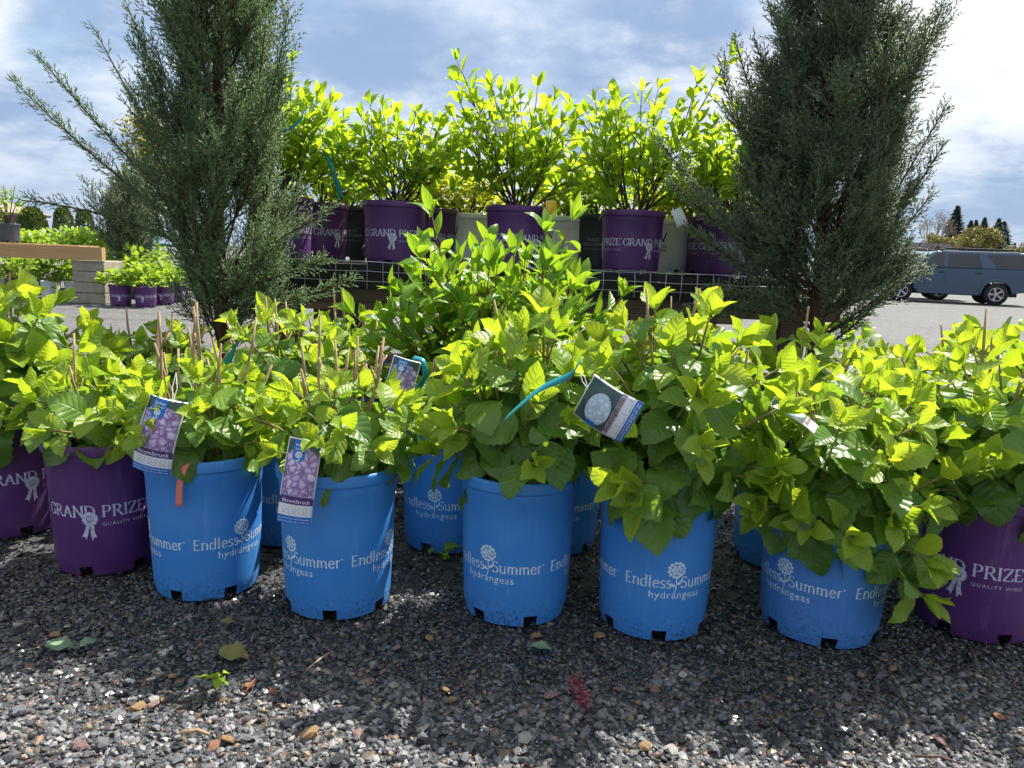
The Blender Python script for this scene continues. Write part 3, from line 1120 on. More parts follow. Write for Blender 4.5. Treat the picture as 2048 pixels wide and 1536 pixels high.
HS = [dict(bend=b, fold=f, wave=w, W=W, seed=i, twist=tw) for i, (b, f, w, W, tw) in enumerate([(.7, .22, .07, .76, .1), (1.0, .12, .09, .80, -.2), (.45, .35, .05, .70, .0), (1.2, .05, .10, .76, .25), (.9, .28, .12, .72, -.1), (1.7, .18, .16, .68, .5), (.3, .5, .06, .78, -.35), (1.1, -.12, .15, .82, .15)])]
leafset('mature', 'mature', HS)
leafset('deep', 'deep', HS)
leafset('young', 'young', [dict(bend=b, fold=f, wave=w, W=W, seed=20 + i, n=14) for i, (b, f, w, W) in enumerate([(.3, .50, .05, .58), (.6, .36, .08, .62), (-.2, .65, .04, .50), (.9, .25, .1, .64)])])
PS = [dict(bend=b, fold=f, wave=w, W=W, seed=40 + i, n=10, serr=.02, shape='ell', pet=.12) for i, (b, f, w, W) in enumerate([(.7, .3, .05, .40), (1.0, .2, .06, .44), (.4, .4, .04, .36), (1.3, .25, .07, .42), (-.3, .5, .05, .38)])]
leafset('pan', 'pan', PS)
SS = [dict(p, n=7, cols=(-1, 0, 1)) for p in PS]
leafset('shelf', 'shelf', SS)
leafset('yellow', 'yellow', SS[:2])
leafset('fargreen', 'fargreen', [dict(bend=.6, fold=.3, wave=.05, W=.66, seed=70 + i, n=5, cols=(-1, 0, 1), serr=0) for i in range(2)])
leafset('thuja', 'thuja', [dict(bend=.3, fold=.2, wave=.1, W=.35, seed=80, n=3, cols=(-1, 0, 1), serr=0, pet=.02)])
leafset('amber', 'ambertree', [dict(bend=.6, fold=.3, wave=.05, W=.6, seed=90, n=3, cols=(-1, 0, 1), serr=0)])


def leaf_matrix(pos, d, up, size, roll=0.0):
    x = d.normalized()
    y = up.cross(x)
    if y.length < 1e-3:
        y = Vector((0, 1, 0)).cross(x)
    y.normalize()
    z = x.cross(y)
    m = Matrix((x, y, z)).transposed().to_4x4()
    return Matrix.Translation(pos) @ m @ Matrix.Rotation(roll, 4, 'X') @ Matrix.Diagonal((size, size, size, 1))


def merged_leaves(name, items, parent, mat):
    """items: (geometry, matrix) -> one foliage mesh"""
    VV, FF, UU, off = [], [], [], 0
    for (v, f, uv), m in items:
        a = np.array(m)
        VV.append(v @ a[:3, :3].T + a[:3, 3])
        FF.append(f + off)
        UU.append(uv)
        off += len(v)
    if not VV:
        return None
    o = link(name, np_mesh(name, np.concatenate(VV), np.concatenate(FF), mat, True, np.concatenate(UU)), parent)
    o['kind'] = 'stuff'
    return o


def emit_leaves(root, leaves, limit=290):
    """leaves: (set key, variant, matrix). nearest ones become objects, the rest one foliage part"""
    leaves = sorted(leaves, key=lambda q: q[2].translation.y - 0.35 * q[2].translation.z)
    for key, var, m in leaves[:min(limit, 299)]:
        link('leaf', LEAF[key][var][0], root, None, m)
    rest = {}
    for key, var, m in leaves[limit:]:
        rest.setdefault(key, []).append((LEAF[key][var][1], m))
    for key, it in rest.items():
        merged_leaves('foliage', it, root, LEAF[key][0][0].materials[0])


def bez(a, b, c, t):
    return a * (1 - t) ** 2 + b * (2 * t * (1 - t)) + c * t * t


def perp(t, ang):
    a = t.cross(Vector((0.2, 0.1, 1)) if abs(t.z) < 0.9 else Vector((1, 0, 0))).normalized()
    b = t.cross(a)
    return a * math.cos(ang) + b * math.sin(ang)


def hydrangea(seed, loc, kind, top, rx, ry=None, cx=0.0, cy=0.0, shoots=17, size=.088, yaw=0.0, tilt=(0, 0), label='', name='potted_hydrangea', group='hydrangeas in blue and purple pots on the gravel',
              deep=0.35, young=1.0, canes=6, cane_top=0.10, low=0.0, limit=290, extra=(), droop=0.25):
    """mophead hydrangea: canes from the soil, opposite serrated leaves, bright new tips"""
    r = random.Random(seed)
    root = empty(name, loc)
    tag(root, label, 'potted plant', group)
    add_pot(root, kind, yaw, tilt)
    d = POTS[kind]
    ry = ry or rx
    zs = d['h'] - .038
    H = top - loc[2] - zs
    leaves = []

    def shoot(base, tip, k_nodes, sz):
        mid = Vector((base.x * .5 + tip.x * .5, base.y * .5 + tip.y * .5, base.z + (tip.z - base.z) * .65 + .02))
        pts = [bez(base, mid, tip, i / 7) for i in range(8)]
        MB().tube(pts, [.0042 - .0022 * i / 7 for i in range(8)], 6).build('stem', M['stem'], root, None, True)
        az = r.random() * 6.28
        for k in range(k_nodes):
            t = 1 - k * (.60 / max(1, k_nodes - 1)) if k else 1.0
            p = bez(base, mid, tip, t)
            tn = (bez(base, mid, tip, min(1, t + .02)) - bez(base, mid, tip, t - .03)).normalized()
            az += 1.5708 + r.uniform(-.3, .3)
            for q in (0, 1):
                if r.random() < .06 and k:
                    continue
                a = az + q * math.pi
                if k == 0:
                    al, s, key = R(r.uniform(15, 45)), sz * r.uniform(.50, .72), 'young'
                elif k == 1:
                    al, s, key = R(r.uniform(50, 76)), sz * r.uniform(.70, .92), 'young' if r.random() < .62 * young else 'mature'
                else:
                    al, s, key = R(r.uniform(62, 98)), sz * r.uniform(.85, 1.2), 'mature'
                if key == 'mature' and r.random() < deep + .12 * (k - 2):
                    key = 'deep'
                if key == 'young' and r.random() > young:
                    key = 'mature'
                dr = tn * math.cos(al) + perp(tn, a) * math.sin(al)
                dr = dr + Vector((0, 0, (-.10, -.22, -.42, -.50, -.55)[min(k, 4)]))
                ow = Vector((p.x - cx, p.y - cy, 0))
                ow = ow.normalized() * .75 if ow.length > .03 else Vector((0, 0, 0))
                up = tn * .5 + ow + Vector((r.uniform(-.3, .3), r.uniform(-.3, .3), .75))
                leaves.append((key, r.randrange(len(LEAF[key])), leaf_matrix(p, dr, up, s, r.uniform(-.35, .35))))
            if k == 0:     # the bud pair between them
                for q in (0, 1):
                    a = az + 1.5708 + q * math.pi
                    al = R(r.uniform(25, 50))
                    dr = tn * math.cos(al) + perp(tn, a) * math.sin(al)
                    leaves.append(('young', r.randrange(4), leaf_matrix(p - tn * .006, dr, tn, sz * r.uniform(.5, .75), r.uniform(-.3, .3))))

    shoots = int(shoots * 1.45)
    for i in range(shoots):
        f = (i + .5) / shoots
        pol = math.acos(1 - f * (1.0 + low)) if True else 0
        az = i * 2.39996 + r.uniform(-.3, .3)
        rad = .86 + .2 * r.random()
        tip = Vector((cx + rx * math.sin(pol) * math.cos(az) * rad, cy + ry * math.sin(pol) * math.sin(az) * rad, zs + max(-.02, H * (.25 + .72 * max(0, math.cos(pol)) ** .75 * r.uniform(.86, 1.04)) - (.03 if pol > 1.6 else 0))))
        base = Vector((r.uniform(-.055, .055), r.uniform(-.055, .055), zs))
        shoot(base, tip, 5 if tip.z - zs > H * .5 else 4, size * r.uniform(.9, 1.1))
    for (x, y, z) in extra:                            # sprays that hang out over the rim
        shoot(Vector((x * .15, y * .15, zs)), Vector((x, y, z)), 5, size)
    for i in range(int(canes * .7)):
        a = r.random() * 6.28
        rr = rx * r.uniform(.1, .75)
        x, y = cx + rr * math.cos(a), cy + ry / rx * rr * math.sin(a)
        zt = zs + H * math.sqrt(max(.2, 1 - (rr / rx) ** 2)) + r.uniform(.25, 1.0) * cane_top
        b = Vector((x * .3, y * .3, zs))
        kink = Vector((x * .8 + r.uniform(-.012, .012), y * .8, zs + (zt - zs) * .6))
        tp = Vector((x + r.uniform(-.02, .02), y + r.uniform(-.02, .02), zt))
        c = MB()
        c.tube([b, b.lerp(kink, .5), kink, kink.lerp(tp, .5) + Vector((r.uniform(-.004, .004), 0, 0)), tp], [.0034, .0033, .0030, .0034, .0025], 7)
        if r.random() < .6:
            q = kink.lerp(tp, .4)
            c.tube([q, q + Vector((r.uniform(-.035, .035), r.uniform(-.02, .02), r.uniform(.02, .05)))], [.0024, .0019], 6)
        c.build('cane', M['cane'], root, None, True)
    emit_leaves(root, leaves, limit)
    return root


def panicle(seed, loc, kind, top, rx, ry=None, cx=0.0, mains=11, size=.052, key='shelf', stem='darkstem', yaw=0.0, label='', name='potted_shrub', group='spring green shrubs in pots along the bench top', limit=290,
            lateral=4, shoots=(), z_leaf=0.22, spacing=.034, pot=True, cat='potted plant'):
    """upright twiggy shrub: forked woody stems, opposite elliptic leaves, rosette at each tip"""
    r = random.Random(seed)
    root = empty(name, loc)
    tag(root, label, cat, group)
    ry = ry or rx
    zs = 0.0
    if pot:
        add_pot(root, kind, yaw)
        zs = POTS[kind]['h'] - .038
    H = top - loc[2] - zs
    leaves = []

    def leafy(pts, sz, n_from=0.15):
        tot = sum((pts[i + 1] - pts[i]).length for i in range(len(pts) - 1))
        nn = max(2, int(tot * (1 - n_from) / spacing))
        az = r.random() * 6
        for k in range(nn + 1):
            t = n_from + (1 - n_from) * k / nn
            u = t * (len(pts) - 1)
            i = min(len(pts) - 2, int(u))
            p = pts[i].lerp(pts[i + 1], u - i)
            tn = (pts[i + 1] - pts[i]).normalized()
            az += 1.5708 + r.uniform(-.25, .25)
            last = k == nn
            for q in range(4 if last else 2):
                if r.random() < .08:
                    continue
                al = R(r.uniform(15, 42)) if last else R(r.uniform(45, 80))
                dr = tn * math.cos(al) + perp(tn, az + q * (1.5708 if last else math.pi)) * math.sin(al) + Vector((0, 0, .12))
                leaves.append((key, r.randrange(len(LEAF[key])), leaf_matrix(p, dr, tn + Vector((r.uniform(-.4, .4), r.uniform(-.4, .4), .4)), sz * r.uniform(.72, 1.15) * (.85 if last else 1), r.uniform(-.4, .4))))
    limbs = []
    for i in range(mains):
        f = (i + .5) / mains
        az = i * 2.39996 + r.uniform(-.3, .3)
        pol = math.acos(1 - f * .92)
        tip = Vector((cx + rx * math.sin(pol) * math.cos(az), ry * math.sin(pol) * math.sin(az), zs + H * (.42 + .55 * math.cos(pol)) * r.uniform(.9, 1.05)))
        base = Vector((r.uniform(-.03, .03), r.uniform(-.03, .03), zs - .005))
        mid = Vector((base.x * .4 + tip.x * .6, base.y * .4 + tip.y * .6, zs + (tip.z - zs) * .42))
        limbs.append((base, mid, tip))
    for tx, tz in shoots:
        base = Vector((0, 0, zs - .005))
        limbs.append((base, Vector((tx * .45, -.03, zs + (tz - zs) * .45)), Vector((tx, -.05, tz))))
    for base, mid, tip in limbs:
        pts = [bez(base, mid, tip, k / 9) + Vector((r.uniform(-.005, .005), r.uniform(-.005, .005), 0)) for k in range(10)]
        MB().tube(pts, [.0050 - .0036 * k / 9 for k in range(10)], 6).build('stem', M[stem], root, None, True)
        leafy(pts[4:], size, .1)
        lat = MB()
        for j in range(lateral):
            t = .14 + .62 * (j + r.random()) / lateral
            p = bez(base, mid, tip, t)
            tn = (bez(base, mid, tip, t + .05) - p).normalized()
            out = Vector((p.x - base.x, p.y - base.y, 0))
            side = perp(tn, r.random() * 6.28)
            if out.length > .02:
                side = (side + out.normalized() * .6).normalized()
            ln = H * r.uniform(.20, .36)
            e = p + tn * ln * .75 + side * ln * .55 + Vector((0, 0, ln * .15))
            e.z = min(e.z, zs + H * 1.0)
            if e.z < zs + H * z_leaf * .6:
                continue
            mm = p + tn * ln * .3 + side * ln * .38
            lp = [bez(p, mm, e, k / 5) for k in range(6)]
            lat.tube(lp, [.0030 - .0018 * k / 5 for k in range(6)], 5)
            leafy(lp, size, .3)
        if lat.v:
            lat.build('side_branch', M[stem], root, None, True)
    emit_leaves(root, leaves, limit)
    return root


# ---------------------------------------------------------------- front row of pots on the gravel


def stand(px, py, rb):
    """pot centre from where its foot meets the gravel"""
    g = G(px, py)
    d = Vector((g.x, g.y, 0)).normalized()
    return Vector((g.x, g.y, .010)) + d * rb


def zat(px, py, y):
    return P(px, py, y).z


FRONT = {}


def front(key, px, py, kind, top_px, rx, **kw):
    loc = stand(px, py, POTS[kind]['rb'])
    top = zat(top_px[0], top_px[1], loc.y)
    FRONT[key] = (loc, hydrangea(loc=loc, kind=kind, top=top, rx=rx, **kw))


# yaw turns the print: measured from the side that faces the camera
front('A', 30, 1082, 'purple', (60, 590), .23, seed=1, yaw=.45, size=.115, shoots=18, canes=4, label='big-leaved hydrangea in a purple pot, half cut off at the left edge', young=1.0, deep=.3, cx=.03)
front('B', 222, 1157, 'purple', (180, 735), .18, seed=2, yaw=-.26, size=.085, shoots=14, canes=4, label='hydrangea in a dusty purple pot beside the leftmost blue pot', deep=.4, cx=-.03, low=.1)
front('C', 418, 1210, 'blue', (420, 730), .185, seed=3, yaw=.62, size=.080, shoots=14, canes=24, cane_top=.17, label='hydrangea in a blue pot with a coral ribbon over its rim', deep=.4)
front('D', 677, 1250, 'blue', (690, 755), .195, seed=4, yaw=1.08, size=.078, shoots=16, canes=18, cane_top=.15, label='hydrangea in a blue pot with a purple flower tag hanging down its front', deep=.35, cx=.01)
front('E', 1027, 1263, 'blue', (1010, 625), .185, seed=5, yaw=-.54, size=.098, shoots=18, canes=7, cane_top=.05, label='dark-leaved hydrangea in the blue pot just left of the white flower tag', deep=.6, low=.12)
front('F', 1298, 1290, 'blue', (1290, 600), .22, seed=6, yaw=.36, size=.102, shoots=20, canes=6, cane_top=.05, label='tallest hydrangea in the row, blue pot right of the white flower tag', deep=.35, cx=.02, low=.1, extra=((-.08, -.16, .33), (.14, -.13, .37)))
front('G', 1627, 1300, 'short', (1640, 730), .24, seed=7, yaw=-.62, size=.094, shoots=20, canes=4, cane_top=.04, label='hydrangea spilling over a short faded blue pot near the right end', deep=.45, low=.15, tilt=(.0, .02), extra=((-.10, -.15, .28), (.12, -.18, .23), (.13, -.175, .15), (.05, -.16, .30), (-.16, -.08, .30)))
front('H', 1934, 1288, 'purple', (1960, 690), .22, seed=8, yaw=-.24, size=.100, shoots=18, canes=7, cane_top=.09, label='hydrangea in a purple pot at the right end of the front row', deep=.35, low=.1, extra=((.08, -.16, .32),))

# second row, behind
front('I', 575, 1100, 'blue', (515, 615), .20, seed=9, yaw=.2, size=.085, shoots=15, canes=6, label='hydrangea in a half-hidden blue pot behind the coral-ribbon pot', deep=.3, limit=200)
front('J', 892, 1115, 'blue', (840, 745), .15, seed=10, yaw=-.3, size=.080, shoots=11, canes=6, cane_top=.16, label='small hydrangea in a blue pot behind the gap between two front blue pots', deep=.6, young=.5, limit=200)
front('K', 1105, 1118, 'blue', (1120, 690), .17, seed=12, yaw=.05, size=.09, shoots=12, canes=3, label='hydrangea in a blue pot hidden behind the white flower tag', deep=.5, limit=200)
front('L', 1550, 1148, 'blue', (1500, 660), .22, seed=13, yaw=-.95, size=.09, shoots=16, canes=4, label='hydrangea in a shaded blue pot behind the tallest one', deep=.4, limit=220)
front('M', 1850, 1150, 'blue', (1750, 690), .24, seed=14, yaw=.4, size=.09, shoots=18, canes=4, cx=-.06, label='hydrangea behind the short blue pot, its pot hidden', deep=.3, limit=220)
front('N', 2090, 1120, 'purple', (1870, 650), .26, seed=15, yaw=.4, size=.1, shoots=16, canes=6, cx=-.18, label='hydrangea in the second row at the right edge with cut canes', deep=.3, limit=200)
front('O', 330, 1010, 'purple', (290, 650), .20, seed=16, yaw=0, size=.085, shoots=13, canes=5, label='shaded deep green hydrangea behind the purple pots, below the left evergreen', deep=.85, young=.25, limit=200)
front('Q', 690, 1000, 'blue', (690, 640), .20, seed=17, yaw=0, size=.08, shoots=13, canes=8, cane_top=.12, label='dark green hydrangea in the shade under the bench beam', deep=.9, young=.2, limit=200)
front('R', 1330, 1010, 'blue', (1400, 640), .22, seed=18, yaw=0, size=.09, shoots=13, canes=3, label='hydrangea in the second row below the bench, behind the tallest one', deep=.4, limit=160)

# glossy red-stemmed shrub in the middle
loc = Vector((P(985, 700, 2.45).x, 2.45, .004))
ctop = zat(960, 462, 2.45)
panicle(31, loc, 'black', ctop, .33, .27, cx=0.0, mains=24, size=.098, key='pan', stem='redstem', label='glossy bright green shrub with red stems standing in front of the bench', name='panicle_hydrangea', group='potted plants standing on the gravel', limit=295, lateral=5,
        shoots=((-.20, zat(890, 440, 2.45)), (.23, zat(1150, 450, 2.45))), spacing=.055)

# ---------------------------------------------------------------- the two big evergreens


def spikes(base, dirs, length, width):
    """many thin tapering three-sided twigs. arrays (n,3),(n,3),(n,),(n,)"""
    n = len(base)
    d = dirs / np.linalg.norm(dirs, axis=1)[:, None]
    ref = np.where(np.abs(d[:, 2:3]) < .9, np.array([[0, 0, 1.]]), np.array([[1., 0, 0]]))
    a = np.cross(d, ref)
    a /= np.linalg.norm(a, axis=1)[:, None]
    b = np.cross(d, a)
    V = np.empty((n, 5, 3))
    V[:, 0] = base
    for k in range(3):
        an = 2.0944 * k
        o = a * math.cos(an) + b * math.sin(an)
        V[:, 1 + k] = base + d * (length * .4)[:, None] + o * (width * .5)[:, None]
    V[:, 4] = base + d * length[:, None]
    T = np.array([(0, 2, 1), (0, 3, 2), (0, 1, 3), (1, 2, 4), (2, 3, 4), (3, 1, 4)])
    F = T[None] + (np.arange(n) * 5)[:, None, None]
    return V.reshape(-1, 3), F.reshape(-1, 3)


def juniper(seed, loc, height, z0, prof, lean, label, mat, n_br=130, outliers=(), trunk_r=.03, group='tall evergreens standing before the bench', density=1.0, spray=1.0, pot=True, name='juniper_tree', steep=(34, 60), twig_w=.0042, plumes=3):
    r = np.random.default_rng(seed)
    root = empty(name, loc)
    tag(root, label, 'evergreen', group)

    def trunk(z):
        t = z / height
        return Vector((lean[0] * t + .02 * math.sin(t * 7 + seed), lean[1] * t + .015 * math.cos(t * 6), z))
    zs = [height * i / 16 for i in range(17)]
    MB().tube([trunk(z) for z in zs], [trunk_r * (1 - .88 * z / height) + .002 for z in zs], 10).build('trunk', M['jbark'], root, None, True)
    if pot:
        d = POTS['grey']
        add_pot(root, 'grey')
    limbs = MB()
    tb, td, tl, tw = [], [], [], []

    def branch(p0, p1, p2, th, sub, leafy_from=.22, bs=1.0):
        L = (p2 - p0).length
        k = max(5, int(L / .05))
        pts = [bez(p0, p1, p2, i / k) for i in range(k + 1)]
        limbs.tube(pts, [th * (1 - .8 * i / k) + .0009 for i in range(k + 1)], 5)
        nb = int(sub * L / .0105 * density)
        fl = r.random() * 6.28
        for j in range(nb):
            t = leafy_from + (1 - leafy_from) * (j + r.random()) / nb
            p = bez(p0, p1, p2, t)
            tn = (bez(p0, p1, p2, min(1, t + .03)) - bez(p0, p1, p2, t - .03)).normalized()
            sd = perp(tn, fl + j * 2.4 + r.normal(0, .4))
            al = r.uniform(.25, .62)
            bl = bs * spray * (.045 + .105 * (1 - t) ** .6) * r.uniform(.6, 1.25)
            bd = (tn * math.cos(al) + sd * math.sin(al) + Vector((0, 0, .16))).normalized()
            side2 = perp(bd, r.random() * 6.28)
            tb.append(p)
            td.append(bd)
            tl.append(bl * 1.05)
            tw.append(twig_w * .7)
            n2 = max(3, int(bl / (.0115 * spray)))
            for m_ in range(n2):
                u = (m_ + .7) / n2
                q = p + bd * (bl * u)
                sgn = 1 if m_ % 2 else -1
                a2 = r.uniform(.35, .65)
                d2 = (bd * math.cos(a2) + (side2 * sgn + perp(bd, r.random() * 6.28) * .5).normalized() * math.sin(a2)).normalized()
                l2 = r.uniform(.024, .044) * (1.15 - .6 * u) * spray
                tb.append(q)
                td.append(d2)
                tl.append(l2)
                tw.append(twig_w * .8)
                for h_ in range(3):
                    s3 = perp(d2, r.random() * 6.28)
                    a3 = r.uniform(.35, .7)
                    tb.append(q + d2 * (l2 * (.22 + .26 * h_)))
                    td.append(d2 * math.cos(a3) + s3 * math.sin(a3))
                    tl.append(r.uniform(.009, .018) * spray)
                    tw.append(twig_w * r.uniform(.7, 1.0))
        # fine leader
        tb.append(p2)
        td.append((p2 - p1).normalized())
        tl.append(.03)
        tw.append(twig_w)

    def width(z):
        t = z
        for (a, wa), (b, wb) in zip(prof[:-1], prof[1:]):
            if a <= t <= b:
                return wa + (wb - wa) * (t - a) / (b - a)
        return prof[-1][1]
    for i in range(n_br):
        f = (i + r.random()) / n_br
        z = z0 + (height * .97 - z0) * f
        az = i * 2.39996 + r.normal(0, .25)
        p0 = trunk(z)
        rise = R(r.uniform(*steep))
        w = width(z) * r.uniform(.72, 1.08)
        w = max(.05, w)
        ln = w / math.cos(rise)
        o = Vector((math.cos(az), math.sin(az), 0))
        p2 = p0 + o * w + Vector((0, 0, ln * math.sin(rise)))
        p1 = p0 + o * w * .58 + Vector((0, 0, ln * math.sin(rise) * .26))
        branch(p0, p1, p2, .0022 + .004 * w / .4, .62, .22)
        for q in range(plumes):
            t = r.uniform(.22, .8)
            a = bez(p0, p1, p2, t)
            tn = (bez(p0, p1, p2, t + .05) - a).normalized()
            sd = (perp(tn, r.random() * 6.28) + o * .25).normalized()
            pl = ln * r.uniform(.26, .48)
            e = a + tn * pl * .8 + sd * pl * .42 + Vector((0, 0, pl * .28))
            branch(a, a + tn * pl * .3 + sd * pl * .34, e, .0022, 1.0, .12)
    for (z, tgt, bow, sub) in outliers:
        p0 = trunk(z)
        p2 = Vector(tgt) - Vector(loc)
        p1 = p0.lerp(p2, .5) + Vector((0, 0, bow))
        branch(p0, p1, p2, .005, sub, .2, .62)
    limbs.build('limbs', M['jbark'], root, None, True)
    V, F = spikes(np.array([tuple(v) for v in tb]), np.array([tuple(v) for v in td]), np.array(tl), np.array(tw))
    o = link('crown', np_mesh('crown', V, F, mat, True), root)
    o['kind'] = 'stuff'
    return root


JY = 2.72
jl = Vector((P(455, 640, JY).x, JY, 0.0))
jr = Vector((P(1628, 660, JY).x, JY, 0.0))
juniper(3, jl, 2.75, .34, [(0, .20), (.5, .22), (.9, .22), (1.3, .19), (1.8, .16), (2.4, .09), (2.8, .02)], (-.03, .02), 'tall feathery blue green evergreen left of the bench', M['juniper'], 80,
        [(.78, P(30, 165, JY - .1), -.06, .8), (.80, P(80, 115, JY), -.05, .75), (.84, P(190, 60, JY + .1), -.06, .4), (.74, P(60, 402, JY - .15), .07, .7), (.95, P(255, 12, JY), -.06, .5),
         (.62, P(650, 520, JY - .2), .0, .9), (.58, P(700, 560, JY - .25), -.05, .8), (.7, P(660, 420, JY - .1), .0, .8), (.56, P(560, 590, JY - .2), -.06, .9), (.60, P(600, 600, JY - .3), -.04, .9)],
        .028, density=.95, steep=(52, 74))
juniper(7, jr, 2.45, .54, [(0, .18), (.55, .25), (.9, .30), (1.1, .24), (1.4, .17), (1.8, .13), (2.2, .08), (2.5, .02)], (.0, .03), 'dense dark evergreen right of the bench with a leaning trunk', M['juniper2'], 108,
        [(.70, P(1890, 215, JY), -.08, .95), (.66, P(1880, 300, JY - .1), -.08, .95), (.62, P(1862, 390, JY), -.05, .9), (.55, P(1838, 545, JY - .2), -.03, .4), (.50, P(1760, 600, JY - .25), -.03, .55), (.58, P(1385, 625, JY - .25), .07, 1.3), (.60, P(1420, 585, JY - .2), .06, 1.2),
         (.68, P(1325, 290, JY), -.07, 1.0), (.72, P(1345, 370, JY - .1), -.04, 1.0), (.8, P(1470, 80, JY), -.08, .8), (.62, P(1380, 460, JY - .1), .0, 1.1), (.55, P(1800, 560, JY - .3), -.02, .55)],
        .030, density=1.05, spray=1.05, steep=(42, 68))

# ---------------------------------------------------------------- the bench and what stands on it
BX0, BX1, BY, BZ = -1.30, 1.34, 3.14, .752
bench = empty('display_bench', ((BX0 + BX1) / 2, BY, 0))
tag(bench, 'dark timber plant bench with wire mesh along its front edge', 'bench')
bw = BX1 - BX0
for i in range(9):
    MB().box((0, .085 + i * .165, BZ - .030), (bw, .150, .036)).build('plank', M['bench_dark'], bench)
MB().box((0, .022, BZ - .057), (bw, .038, .095)).build('front_board', M['bench_dark'], bench)
MB().box((0, .055, BZ - .138), (bw - .02, .09, .066)).build('beam', M['bench_brown'], bench)
MB().box((0, 1.42, BZ - .11), (bw - .02, .09, .12)).build('beam', M['bench_brown'], bench)
for x in (-.96, .20, 1.12):
    for y in (.06, 1.42):
        MB().box((x, y, (BZ - .172) / 2), (.089, .089, BZ - .172)).build('leg', M['bench_brown'], bench)
rw = random.Random(4)
nv = int(bw / .0635)
for i in range(nv + 1):
    x = -bw / 2 + i * .0635
    if x > bw / 2:
        break
    z1 = BZ - .098 - rw.uniform(-.006, .008)
    MB().tube([(x, -.006, BZ + .001), (x + rw.uniform(-.002, .002), -.009, BZ - .05), (x + rw.uniform(-.003, .003), -.008, z1)], .0013, 5).build('wire', M['wire'], bench)
for z in (BZ + .002, BZ - .036, BZ - .074):
    pts = [(-bw / 2 + bw * i / 30, -.0095 + rw.uniform(-.001, .001), z + rw.uniform(-.0022, .0022)) for i in range(31)]
    MB().tube(pts, .0013, 5).build('wire', M['wire'], bench)
MB().tube([(-bw / 2 + bw * i / 30, .03, BZ + .004 + rw.uniform(-.002, .002)) for i in range(31)], .0013, 5).build('wire', M['wire'], bench)

SH = BZ - .010


def on_shelf(px, Y):
    return Vector((P(px, 480, Y).x, Y, SH))


FR = 3.31
SG = 'spring green shrubs in pots along the bench top'
for seed, px, Y, top_px, rx, yaw, cx, shoots, lab in [
        (41, 563, 3.28, (600, 150), .24, .35, .05, ((.06, zat(610, 135, 3.28)),), 'lime green shrub in a purple pot on the bench beside the left evergreen'),
        (42, 789, FR, (800, 195), .235, -.02, .02, (), 'rounded lime green shrub in a purple pot on the bench, second from the left'),
        (43, 1033, FR, (1040, 165), .27, .75, .0, ((-.26, zat(910, 130, FR)),), 'lime green shrub with one tall shoot, middle of the bench, above the red-stemmed one'),
        (44, 1263, FR, (1260, 160), .26, .70, .0, ((.34, zat(1425, 120, FR)),), 'lime green shrub in a purple pot with a long shoot leaning to the right evergreen'),
        (45, 1478, FR, (1450, 215), .23, .2, .0, (), 'lime green shrub in a purple pot on the bench behind the right evergreen')]:
    l = on_shelf(px, Y)
    panicle(seed, l, 'shelf', zat(top_px[0], top_px[1], Y), rx, rx * .85, cx, 14, .080, 'shelf', 'darkstem', yaw, lab, 'potted_shrub', SG, 290, 4, [(sx - 0, sz - l.z) for sx, sz in shoots], spacing=.040)
for seed, px, Y, kind, top_px, rx, key, yaw, lab in [
        (51, 640, 3.62, 'shelf', (650, 230), .20, 'shelf', .75, 'shrub in a purple pot in the second bench row, by the black lettered pot'),
        (52, 695, 3.78, 'black', (700, 300), .18, 'shelf', .15, 'shrub in a black lettered pot in the second bench row, left part'),
        (53, 858, 3.72, 'shelf', (870, 330), .15, 'yellow', .6, 'shrub in a half-hidden purple pot behind the rounded bench shrub'),
        (54, 893, 3.98, 'black', (900, 340), .16, 'yellow', .9, 'yellowish shrub in a plain black pot left of a white pot on the bench'),
        (55, 940, 3.80, 'white', (940, 330), .17, 'yellow', 1.2, 'yellow shrub in a white pot left of the middle bench shrub'),
        (56, 1112, 4.02, 'shelf', (1115, 320), .15, 'yellow', 1.2, 'yellow green shrub in a purple pot just right of the middle bench shrub'),
        (57, 1142, 3.74, 'white', (1150, 300), .18, 'shelf', .9, 'shrub in a white pot between the two tallest bench shrubs'),
        (58, 1200, 3.68, 'black', (1190, 290), .17, 'shelf', -.25, 'shrub in a black lettered pot left of the long-shoot shrub'),
        (59, 1330, 3.64, 'white', (1340, 340), .16, 'yellow', -.25, 'yellow shrub in a white lettered pot right of the long-shoot shrub'),
        (60, 1395, 3.72, 'black', (1390, 300), .16, 'yellow', .5, 'yellow green shrub in a black pot near the right evergreen'),
        (61, 1430, 3.56, 'shelf', (1440, 290), .16, 'shelf', .4, 'shrub in a purple pot partly behind the right evergreen')]:
    l = on_shelf(px, Y)
    panicle(seed, l, kind, zat(top_px[0], top_px[1], Y), rx, rx, 0, 9, .066, key, 'darkstem', yaw, lab, 'potted_shrub', SG, 60, 3, spacing=.042)

# ---------------------------------------------------------------- nursery rows behind the bench (seen through the shrubs)
for i, (px, Y, hpx, rx, key) in enumerate([(620, 5.6, 330, .32, 'yellow'), (760, 5.9, 320, .34, 'yellow'), (900, 5.5, 310, .34, 'yellow'), (1040, 5.8, 300, .34, 'shelf'), (1160, 5.6, 310, .34, 'yellow'), (1300, 5.9, 320, .34, 'yellow'), (1420, 5.7, 330, .32, 'shelf')]):
    x = P(px, 480, Y).x
    panicle(200 + i, Vector((x, Y, .45)), 'black', zat(px, hpx, Y), rx, rx, 0, 9, .075, key, 'darkstem', 0,
            ['yellow shrub far left behind the bench', 'yellow shrub behind the rounded bench shrub', 'yellow shrub behind the bench, left of its middle', 'green shrub behind the middle of the bench', 'yellow shrub behind the bench, right of its middle', 'yellow shrub behind the long-shoot shrub', 'green shrub behind the bench near the right evergreen'][i],
            'background_shrub', 'shrubs in the row behind the bench', 0, 3, spacing=.06)
